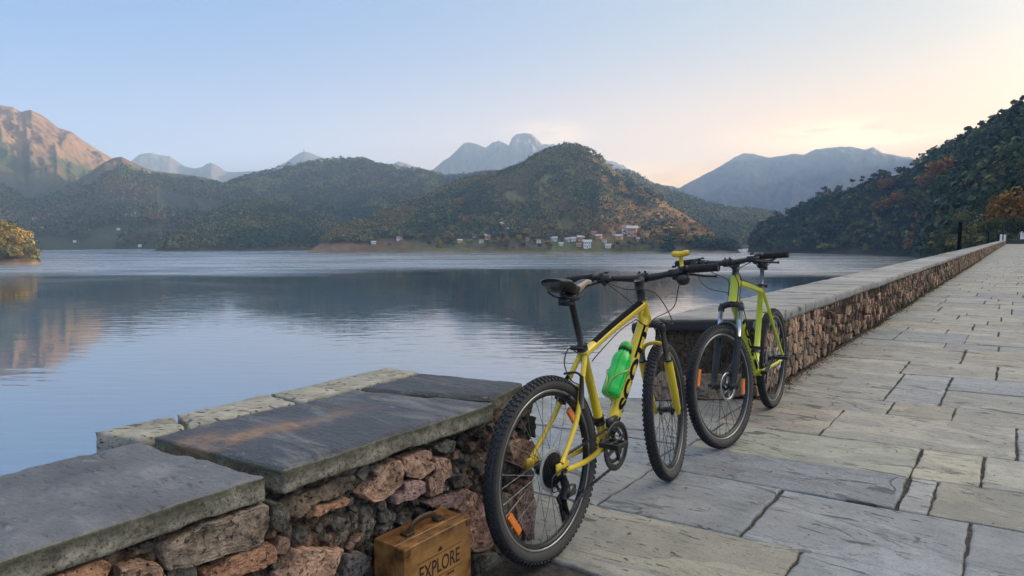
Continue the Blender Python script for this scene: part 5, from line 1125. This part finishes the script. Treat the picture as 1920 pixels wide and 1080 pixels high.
    for s in (-1, 1):
        d = np.array([.02, -s * .13, .002]); e = e_(s); b = MB(); K = np.linspace(-.02, .98, 14); b.add(*tube([e + d * k for k in K], [.019 if i in (0, 13) else .0178 + .0009 * (i % 2) for i in range(14)], 14)); b.xf(steer).build('grip', M_grip, root)
        c0 = e + d * 1.22; b = MB(); b.add(*tube([c0 - d * .1, c0 + d * .12], .019, 12)); V, F = box(c0 + Y(.028, 0, -.014), (.05, .034, .026)); b.add(V, F); V, F = box(c0 + Y(-.004, -s * .035, -.012), (.05, .045, .034)); b.add(V, F)
        b.add(*tube([c0 + Y(-.004, -s * .035, -.02), c0 + Y(-.03, -s * .03, -.034)], .012, 10)); b.add(*tube([c0 + Y(0, -s * .035, .012), c0 + Y(0, -s * .036, .022)], .011, 10)); b.xf(steer).build('shifter', M_dark, root)
        b = MB(); b.add(*tube(spl([c0 + Y(.04, 0, -.018), c0 + Y(.062, s * .03, -.026), e + d * .55 + Y(.058, 0, -.036), e + d * .2 + Y(.066, 0, -.040)], 6), np.linspace(.007, .005, 19), 8, sx_=1.5)); b.add(*tube([e + d * .22 + Y(.066, 0, -.040), e + d * .16 + Y(.066, 0, -.040)], .007, 8)); b.xf(steer).build('brake_lever', M_dark, root)
    sc = lambda s: steer(e_(s) + np.array([.045, -s * .17, -.016]))
    for k, (s, pts) in enumerate(st['cables'](sc, steer, hl, ht, dj, tj, bb, ra, sj, sb, a, p, Y, stt)):
        MB().add(*tube(spl(pts, 8), .0026, 6)).build('cable', M_dark, root)
    # ---- drivetrain
    yc = -.048; b = MB()
    for r_, y in ((.088, yc - .004), (.070, yc + .004)):
        n = 42; t = np.linspace(0, 2 * np.pi, 2 * n, endpoint=False); r1 = r_ + .0035 * (np.arange(2 * n) % 2)
        V = np.concatenate([np.stack([r1 * np.cos(t), 0 * t + y, r1 * np.sin(t)], 1), np.stack([0 * t + (r_ - .014), 0 * t, t], 1) * 0 + np.stack([(r_ - .014) * np.cos(t), 0 * t + y, (r_ - .014) * np.sin(t)], 1)]); V2 = V + [0, -.003, 0]; N2 = 2 * n; i = np.arange(N2); j = (i + 1) % N2
        b.add(np.concatenate([V, V2]) + bb, [np.concatenate([np.stack([i, j, j + N2, i + N2], 1), np.stack([i + 2 * N2, i + 3 * N2, j + 3 * N2, j + 2 * N2], 1), np.stack([i, i + 2 * N2, j + 2 * N2, j], 1), np.stack([i + N2, j + N2, j + 3 * N2, i + 3 * N2], 1)])])
    V, F = ring(.096, [(.006, yc - .009), (-.010, yc - .011), (-.010, yc - .008), (.006, yc - .006)], 60); b.add(V + bb, F, m=1)
    for k in range(4): t = k * math.pi / 2 + .4; b.add(*tube([bb + Y(0, yc - .004, 0), bb + Y(.078 * math.cos(t), yc - .004, .078 * math.sin(t))], [.014, .008], 8, sx_=.5), m=0)
    b.add(*tube([bb + Y(0, -.068, 0), bb + Y(0, .062, 0)], .014, 14))
    cw = b.build('crankset', [M_steel, M_dark], root)
    for s in (-1, 1):
        t = R_(st['crank'] + (0 if s < 0 else 180)); d = Y(math.cos(t), 0, math.sin(t)); b = MB(); b.add(*tube([bb + Y(0, s * .062, 0), bb + d * .08 + Y(0, s * .070, 0), bb + d * .168 + Y(0, s * .078, 0)], [.016, .012, .013], 10, sx_=.7)); b.build('crank_arm', M_dark if not st.get('armsil') else M_steel, cw)
        pc = bb + d * .168 + Y(0, s * .132, 0); b = MB(); b.add(*tube([pc - Y(0, s * .05, 0), pc + Y(0, s * .04, 0)], .008, 8)); 
        for q_ in (-1, 1): V, F = box(pc + Y(q_ * .036, 0, 0), (.012, .086, .020)); b.add(V, F)
        for q_ in (-1, 0, 1): V, F = box(pc + Y(0, q_ * .038, 0), (.075, .010, .018)); b.add(V, F)
        bevel(b.build('pedal', M_dark, root, False), .003)
    # chain: top run to the cassette, round it, lower run over the derailleur
    jd = ra + Y(.012, -.055, -.105); gd = ra + Y(.045, -.050, -.175); rc = .030; y1, y2 = yc - .005, -.046
    loop = [bb + Y(.0, y1, .090), (bb + ra) / 2 + Y(0, (y1 + y2) / 2 + .0, .062), ra + Y(.0, y2, rc + .006), ra + Y(-.022, y2, rc * .7), ra + Y(-.036, y2, 0), ra + Y(-.024, y2, -.026), jd + Y(.016, .008, .010), jd + Y(.010, .008, -.012), gd + Y(-.018, .004, .006), gd + Y(-.008, .004, -.022), gd + Y(.012, .004, -.020), (bb + gd) / 2 + Y(0, 0, -.052), bb + Y(-.03, y1, -.084), bb + Y(.01, y1, -.092), bb + Y(.065, y1, -.062), bb + Y(.092, y1, 0), bb + Y(.062, y1, .076), bb + Y(.0, y1, .090)]
    cp = spl(loop, 12); b = MB(); L = np.concatenate([[0], np.cumsum(np.linalg.norm(np.diff(cp, axis=0), axis=1))]); nl = int(L[-1] / .0127)
    cpp = np.stack([np.interp(np.linspace(0, L[-1], nl), L, cp[:, k]) for k in range(3)], 1)
    for i in range(nl - 1):
        m_, d = (cpp[i] + cpp[i + 1]) / 2, cpp[i + 1] - cpp[i]; l_ = np.linalg.norm(d); d = d / (l_ + 1e-9); u_ = np.cross(d, [0, 1, 0]); w2 = .0045 if i % 2 else .0028
        V, F = box((0, 0, 0), (l_ * 1.2, w2 * 2, .0085 if i % 2 else .007)); b.add(V[:, :1] * d + V[:, 1:2] * np.array([0, 1, 0]) + V[:, 2:] * u_ + m_, F)
    b.build('chain', M_steel, root, False)
    b = MB()
    for c_ in (jd, gd): V, F = lathe([(.004, -.004), (.021, -.004), (.021, .004), (.004, .004)], 22, 'y'); b.add(V + c_, F)
    for y in (-.010, .010): V, F = tube([jd + Y(0, y, 0), (jd + gd) / 2 + Y(0, y, 0), gd + Y(0, y, 0)], [.015, .010, .015], 10, sx_=.2); b.add(V, F)
    b.add(*tube([ra + Y(.006, -.070, -.018), ra + Y(.012, -.078, -.055), jd + Y(0, -.018, .01)], [.013, .017, .016], 12)); V, F = box(ra + Y(.03, -.083, -.075), (.055, .02, .035)); b.add(V, F, m=1); b.add(*tube([ra + Y(.006, -.072, .0), ra + Y(.006, -.078, -.0)], .013, 12))
    b.add(*tube(spl([ra + Y(-.02, -.072, -.06), ra + Y(-.07, -.076, -.05), ra + Y(-.06, -.074, .0), ra + Y(.04, -.072, .01)], 6), .0024, 6)); b.build('derailleur', [M_dark, M_steel], root)
    b = MB(); fd = bb + (stt - bb) * .26; b.add(*tube([fd - sd * .018, fd + sd * .018], .024, 12)); V, F = box(fd + Y(.022, yc, -.006), (.075, .016, .035)); b.add(V, F); b.build('front_derailleur', M_dark, root)
    # brakes
    if not st['disc']:
        b = MB(); Rt = R - .027
        u_ = (sj - ra) / np.linalg.norm(sj - ra); c0 = ra + u_ * (Rt - .045)
        for s in (-1, 1):
            b.add(*tube([c0 + Y(.014, s * .052, -.02), c0 + u_ * .05 + Y(-.006, s * .050, 0), c0 + u_ * .115 + Y(-.010, s * .030, 0)], [.012, .010, .008], 10)); V, F = box((0, 0, 0), (.016, .018, .062)); M3 = rotm([0, 1, 0], math.atan2(u_[0], u_[2]) + math.pi / 2)
            b.add(V @ M3.T + c0 + u_ * .012 + Y(-.014, s * .028, 0), F)
        b.add(*tube(spl([c0 + u_ * .115 + Y(-.012, -.035, 0), c0 + u_ * .128 + Y(-.014, 0, .004), c0 + u_ * .118 + Y(-.014, .05, .004)], 6), .005, 8)); b.build('rim_brake', M_dark, root)
    else:
        b = MB(); V, F = box((0, 0, 0), (.035, .035, .06)); b.add(V + fa + Y(-.055, .045, .055), F); o = b.xf(steer).build('brake_caliper', M_dark, root, False); bevel(o, .006)
    return root, dict(bb=bb, dj=dj, tj=tj, ra=ra, sj=sj, stt=stt, stem=stem, bc=bc, steer=steer, e=e_, M=M, root=root, Y=Y, sd=sd)
def cables_a(sc, steer, hl, ht, dj, tj, bb, ra, sj, sb, a, p, Y, stt):
    fc = lambda y, k, o: steer([sb + a * k + p * o + Y(0, y, 0)])[0]
    return [(0, [sc(-1), steer([ht + Y(.13, -.14, .03)])[0], steer([hl + Y(.12, -.10, .05)])[0], hl + Y(.0, -.045, .02), hl + Y(-.06, -.032, -.01), tj + Y(-.12, -.026, -.06)]),
            (0, [sc(1), steer([ht + Y(.13, .12, .05)])[0], steer([ht + Y(.12, -.03, .02)])[0], steer([hl + Y(.13, -.09, -.02)])[0], fc(-.062, .50, .02)]),
            (0, [sc(1), steer([ht + Y(.10, .10, .0)])[0], hl + Y(.05, .05, .03), dj + Y(-.02, .03, .0)]),
            (0, [tj + Y(-.12, -.026, -.06), (tj + stt) / 2 + Y(0, -.024, -.028), stt + Y(.09, -.022, -.035), stt + Y(.04, -.020, -.06)]),
            (0, [stt + Y(.02, .026, -.03), stt + Y(-.05, .03, .0), stt + Y(-.10, .02, -.05), stt + Y(-.105, -.01, -.11), stt + Y(-.08, -.04, -.135)])]
def cables_b(sc, steer, hl, ht, dj, tj, bb, ra, sj, sb, a, p, Y, stt):
    fc = lambda y, k, o: steer([sb + a * k + p * o + Y(0, y, 0)])[0]
    return [(0, [sc(-1), steer([ht + Y(.13, -.16, .0)])[0], steer([ht + Y(.12, -.10, -.06)])[0], hl + Y(.03, -.03, .06), dj + Y(-.02, -.03, .0)]),
            (0, [sc(-1), steer([ht + Y(.10, -.08, .03)])[0], ht + Y(.03, -.032, -.02), dj + Y(-.02, -.034, .02)]),
            (0, [sc(1), steer([ht + Y(.10, .06, .03)])[0], ht + Y(.035, .030, -.05), fc(.045, .44, .035), fc(.062, .25, .04), fc(.05, .1, .0)]),
            (0, [sc(1), steer([ht + Y(.08, .05, .06)])[0], ht + Y(.0, .035, -.01), hl + Y(-.02, .034, .02), dj + Y(-.06, .03, -.04)]),
            (0, [dj + Y(-.05, .034, -.03), (dj + bb) / 2 + Y(0, .034, 0), bb + Y(.02, .034, .03)])]
Q1 = {'R': 0.3401, 'wb': 1.0611, 'bbh': 0.3254, 'cs': 0.432, 'sta': 1.2245, 'stl': 0.4532, 'hta': 1.2181, 'sad': 0.681, 'hb': 0.0735, 'htl': 0.1164, 'hw': 0.3551, 'sweep': 0.0635, 'rise': 0.0373, 'reach': 0.0707, 'x': 0.1368, 'y': 2.3831, 'yaw': 0.9165, 'lean': -0.0467, 'steer': 0.1922}
Q2 = {'R': 0.346, 'wb': 1.0844, 'bbh': 0.3187, 'cs': 0.4316, 'sta': 1.2907, 'stl': 0.5657, 'hta': 1.2445, 'sad': 0.716, 'hb': 0.0587, 'htl': 0.1574, 'hw': 0.3506, 'sweep': 0.0159, 'rise': 0.039, 'reach': 0.0929, 'x': 1.8314, 'y': 4.6009, 'yaw': -2.1856, 'lean': 0.0372, 'steer': -0.206}
r1, g1 = bicycle(Q1, dict(paint=M_yel, post=M_dark, tan=True, lower=M_yel, stan=M_stand, arch=M_yel, disc=False, crank=160, armsil=True, cables=cables_a, saddle_tilt=-.03, flip=False, refl_f=[], refl_r=[(215, 0), (38, 0)]))
tag(r1, 'yellow mountain bike leaning by the near wall, green bottle in its frame', 'bicycle')
r2, g2 = bicycle(Q2, dict(paint=M_lime, post=M_seatm, tan=False, lower=M_dark, stan=M_stan, arch=M_dark, disc=True, crank=-30, cables=cables_b, saddle_tilt=.0, flip=True, refl_f=[(20, 0), (190, 0)], refl_r=[]))
tag(r2, 'lime green mountain bike facing the camera at the start of the long wall', 'bicycle')
# bell and yellow T-shaped piece clamped on the yellow bike's bar
Y = g1['Y']; e = g1['e']; pc = e(-1) * .55 + (g1['bc']) * .45 + Y(-.004, 0, .004); b = MB(); b.add(*tube([pc + Y(0, -.012, 0), pc + Y(0, .012, 0)], .019, 12)); b.xf(g1['steer']); ac = b.build('accessory_clamp', M_dark, r1)
b = MB(); b.add(*tube([pc + Y(-.004, 0, .014), pc + Y(-.006, 0, .070)], [.008, .0095], 10)); b.add(*tube(spl([pc + Y(-.006, -.040, .081), pc + Y(-.006, -.02, .079), pc + Y(-.006, .0, .076), pc + Y(-.006, .02, .079), pc + Y(-.006, .040, .081)], 4), [.006, .012, .0135, .0135, .0135, .0135, .013, .013, .013, .013, .0135, .0135, .0135, .0135, .0135, .012, .006], 12)); b.xf(g1['steer']).build('thumb_paddle', simple('yellow_plastic', (.72, .46, .01), .35, 0, .3), r1)
V, F = lathe([(.001, -.052), (.020, -.048), (.029, -.036), (.031, -.022), (.026, -.010), (.012, -.004), (.001, -.003)], 22); b = MB().add(V + pc + Y(-.02, -.004, -.010), F); b.xf(g1['steer']).build('bell', M_dark, r1)
# ---- bottle (held in a wire cage on the down tube)
ax_ = (g1['dj'] - g1['bb']); ax_ /= np.linalg.norm(ax_); upv = np.cross(ax_, [0, 1., 0]); upv = upv if upv[2] > 0 else -upv
cb = g1['bb'] + ax_ * .185 + upv * .078
LS = [1.0]
def loc_to(V): return (V[:, :1] * upv + V[:, 1:2] * np.array([0, 1., 0]) + V[:, 2:] * ax_) * LS[0] + cb
mB, tB, pB = newmat('green_translucent_bottle'); pB.inputs['Base Color'].default_value = (.015, .72, .09, 1); pB.inputs['Roughness'].default_value = .22; pB.inputs['Transmission Weight'].default_value = .35; pB.inputs['Coat Weight'].default_value = .3; pB.inputs['Emission Strength'].default_value = 0; pB.inputs['Subsurface Weight'].default_value = .0
bot = empty('water_bottle'); bot.rotation_euler = r1.rotation_euler; bot.location = Vector(r1.location) + (g1['M'] @ Vector(cb))
Lb = lambda V: loc_to(V) - cb
pr = [(.001, 0), (.030, .001), (.036, .006), (.0365, .030), (.0355, .036), (.0365, .042), (.0365, .105), (.0345, .118), (.0345, .128), (.0365, .138), (.0365, .160), (.031, .178), (.0225, .190), (.022, .196)]
bot.scale = (1.13, 1.13, 1.13)
V, F = lathe(pr, 36); mk('body', Lb(V), F, mB, bot)
V, F = lathe([(.0225, .194), (.0265, .195), (.0265, .206), (.0225, .207)], 30); mk('collar', Lb(V), F, M_dark, bot)
V, F = lathe([(.024, .2075), (.025, .209), (.025, .218), (.022, .228), (.014, .235), (.001, .237)], 30); mk('cap', Lb(V), F, simple('green_cap', (.05, .50, .06), .35), bot)
tag(bot, 'translucent green water bottle standing in the yellow bike frame', 'bottle')
LS[0] = 1.13; b = MB(); cage = []
for s in (-1, 1): b.add(*tube(loc_to(spl([(-.041, s * .010, -.01), (-.041, s * .012, .07), (-.010, s * .041, .112), (.020, s * .036, .095), (.041, s * .012, .055), (.038, s * .003, .012), (.012, 0, -.004), (-.036, s * .006, -.005)], 8)), .0026, 8))
b.build('bottle_cage', simple('cage_wire', (.45, .40, .15), .35, .6), r1)

# ================================================================== SUITCASE
def case_extra(t, mp, c, h):
    g = t.add('ShaderNodeTexCoord').outputs['Object']; gs = t.add('ShaderNodeMapping', {'Vector': g, 'Scale': (3, 30, 30)}).outputs[0]
    c = t.mix(t.math('MULTIPLY', t.ramp(t.noise(gs, 1.2, 5, .6, .4), .42, .62), .4), c, (.16, .075, .02))
    s = t.add('ShaderNodeSeparateXYZ', {0: g}); ex = t.math('ABSOLUTE', s.outputs[0]); ez = t.math('ABSOLUTE', t.math('SUBTRACT', s.outputs[2], .16))
    ed = t.math('MAXIMUM', t.ramp(ex, .070, .134), t.ramp(ez, .085, .158)); ed = t.math('MULTIPLY', ed, t.ramp(t.noise(g, 22, 4), .25, .65), clamp=True)
    c = t.mix(t.math('MULTIPLY', ed, .95), c, (.06, .024, .010)); c = t.mix(t.math('MULTIPLY', t.ramp(t.noise(g, 60, 3), .66, .72), .5), c, (.30, .16, .06)); return c, h
M_case = attr_mat('varnished_wood', .38, 12, .15, .0012, extra=case_extra, spec=.5); M_lea = simple('dark_leather', (.035, .016, .009), .5, var=.3, scale=50, bump=.0008); M_ink = simple('burnt_ink', (.030, .014, .007), .7); M_tip = simple('brass_corner', (.16, .085, .035), .4, .6, var=.3)
cu, cv = (1.265 + 1.537) / 2 - .008, -1.388; sc_ = empty('suitcase', P3(cu, cv, 0)); sc_.rotation_euler = (0, 0, math.pi / 2 - TH + R_(0)); CW, CD, CH = .284, .130, .318
# local x runs along the wall, local -y faces the walkway
def cbox(nm, c, s, mat, col, bv): o = MB().add(*box(c, s), col).build(nm, mat, sc_, False); bevel(o, bv, 3); return o
cbox('body', (0, .018, CH / 2), (CW, CD * .66, CH), M_case, (.33, .165, .052), .0035); lid = cbox('lid', (0, -CD * .33 - .0035, CH / 2), (CW + .001, CD * .30, CH + .001), M_case, (.38, .195, .062), .0035)
cbox('seam_band', (0, -.0245, CH / 2), (CW - .004, .006, CH - .004), M_lea, (1, 1, 1), .001)
yf = -CD * .33 - .0035 - CD * .15 - .0006
for sx__ in (-1, 1):
    for zz in (.012, CH - .012): o = MB().add(*box((sx__ * (CW / 2 - .012), yf + .006, zz), (.028, .016, .028))).build('corner_cap', M_tip, sc_, False); bevel(o, .006, 2)
b = MB(); b.add(*tube(spl([(-.052, .0, CH + .006), (-.045, 0, CH + .020), (-.022, 0, CH + .031), (.022, 0, CH + .031), (.045, 0, CH + .020), (.052, 0, CH + .006)], 6), .0062, 10, True, 1.6)); hd = b.build('handle', M_lea, sc_)
for s in (-1, 1):
    V, F = box((s * .066, 0, CH + .004), (.034, .030, .009)); o = MB().add(V, F).build('handle_mount', M_lea, sc_, False); bevel(o, .003, 2)
def flat_text(txt, x, z, size, mat, nm='lettering', w_=None, h_=None):
    cu_ = bpy.data.curves.new(nm, 'FONT'); cu_.body = txt; cu_.size = size; cu_.align_x = 'CENTER'; cu_.align_y = 'CENTER'; cu_.extrude = .0004; cu_.offset = .0004 if size > .02 else 0; to = bpy.data.objects.new(nm, cu_); COL.objects.link(to); bpy.context.view_layer.update()
    me = bpy.data.meshes.new_from_object(to.evaluated_get(bpy.context.evaluated_depsgraph_get())); bpy.data.objects.remove(to); co = np.array([v.co[:] for v in me.vertices]); fx = (w_ / np.ptp(co[:, 0])) if w_ else 1; fz = (h_ / np.ptp(co[:, 1])) if h_ else 1
    me.vertices.foreach_set('co', np.stack([x + (co[:, 0] - (co[:, 0].max() + co[:, 0].min()) / 2) * fx, yf - .0001 - co[:, 2] * .5, z + (co[:, 1] - (co[:, 1].max() + co[:, 1].min()) / 2) * fz], 1).ravel().astype(np.float32)); me.materials.append(mat); o = bpy.data.objects.new(nm, me); COL.objects.link(o); o.parent = sc_; return o
TZ = .222
flat_text('EXPLORE', .002, TZ, .04, M_ink, w_=.172, h_=.046)
for z in (TZ + .034, TZ - .034): MB().add(*box((.002, yf - .0003, z), (.19, .0008, .0014))).build('rule_line', M_ink, sc_, False)
b = MB()                                                     # little fan-shaped emblem above the word
for k in range(7): t = R_(-60 + 20 * k); l = .010 - .0008 * abs(k - 3); b.add(*box((0.002 + math.sin(t) * l * .8, yf - .0003, TZ + .042 + math.cos(t) * l * .8), (.0016, .0008, l), rotm([0, 1, 0], t)))
b.add(*box((.002, yf - .0003, TZ + .0425), (.020, .0008, .0018))); b.build('emblem', M_ink, sc_, False)
b = MB(); [b.add(*box((.03 + .006 * k, yf - .0003, TZ - .044), (.0035, .0008, .005 + .003 * (k % 2)))) for k in range(6)]; b.build('faded_mark', M_ink, sc_, False)
tag(sc_, 'worn varnished wooden suitcase lettered EXPLORE at the foot of the near wall', 'suitcase')
# ================================================================== HAZE
def haze():
    R = 5200; z0, z1 = ZW - 6, 620.0
    o = mk('haze', *box((0, 0, (z0 + z1) / 2), (2 * R, 2 * R, z1 - z0)), bpy.data.materials.new('haze_air'), smooth=False)
    m = o.data.materials[0]; m.use_nodes = True; t = NT(m.node_tree); t.n.remove(t.n['Principled BSDF'])
    v = t.add('ShaderNodeVolumePrincipled', {'Color': (.34, .55, .90, 1), 'Density': 2.7e-4, 'Anisotropy': .0})
    t.l.new(v.outputs[0], t.n['Material Output'].inputs['Volume']); m.volume_intersection_method = 'FAST' if hasattr(m, 'volume_intersection_method') else 0
    tag(o, kind='stuff'); o['label'] = 'pale blue evening haze over the lake and hills'; o['category'] = 'haze'
haze()
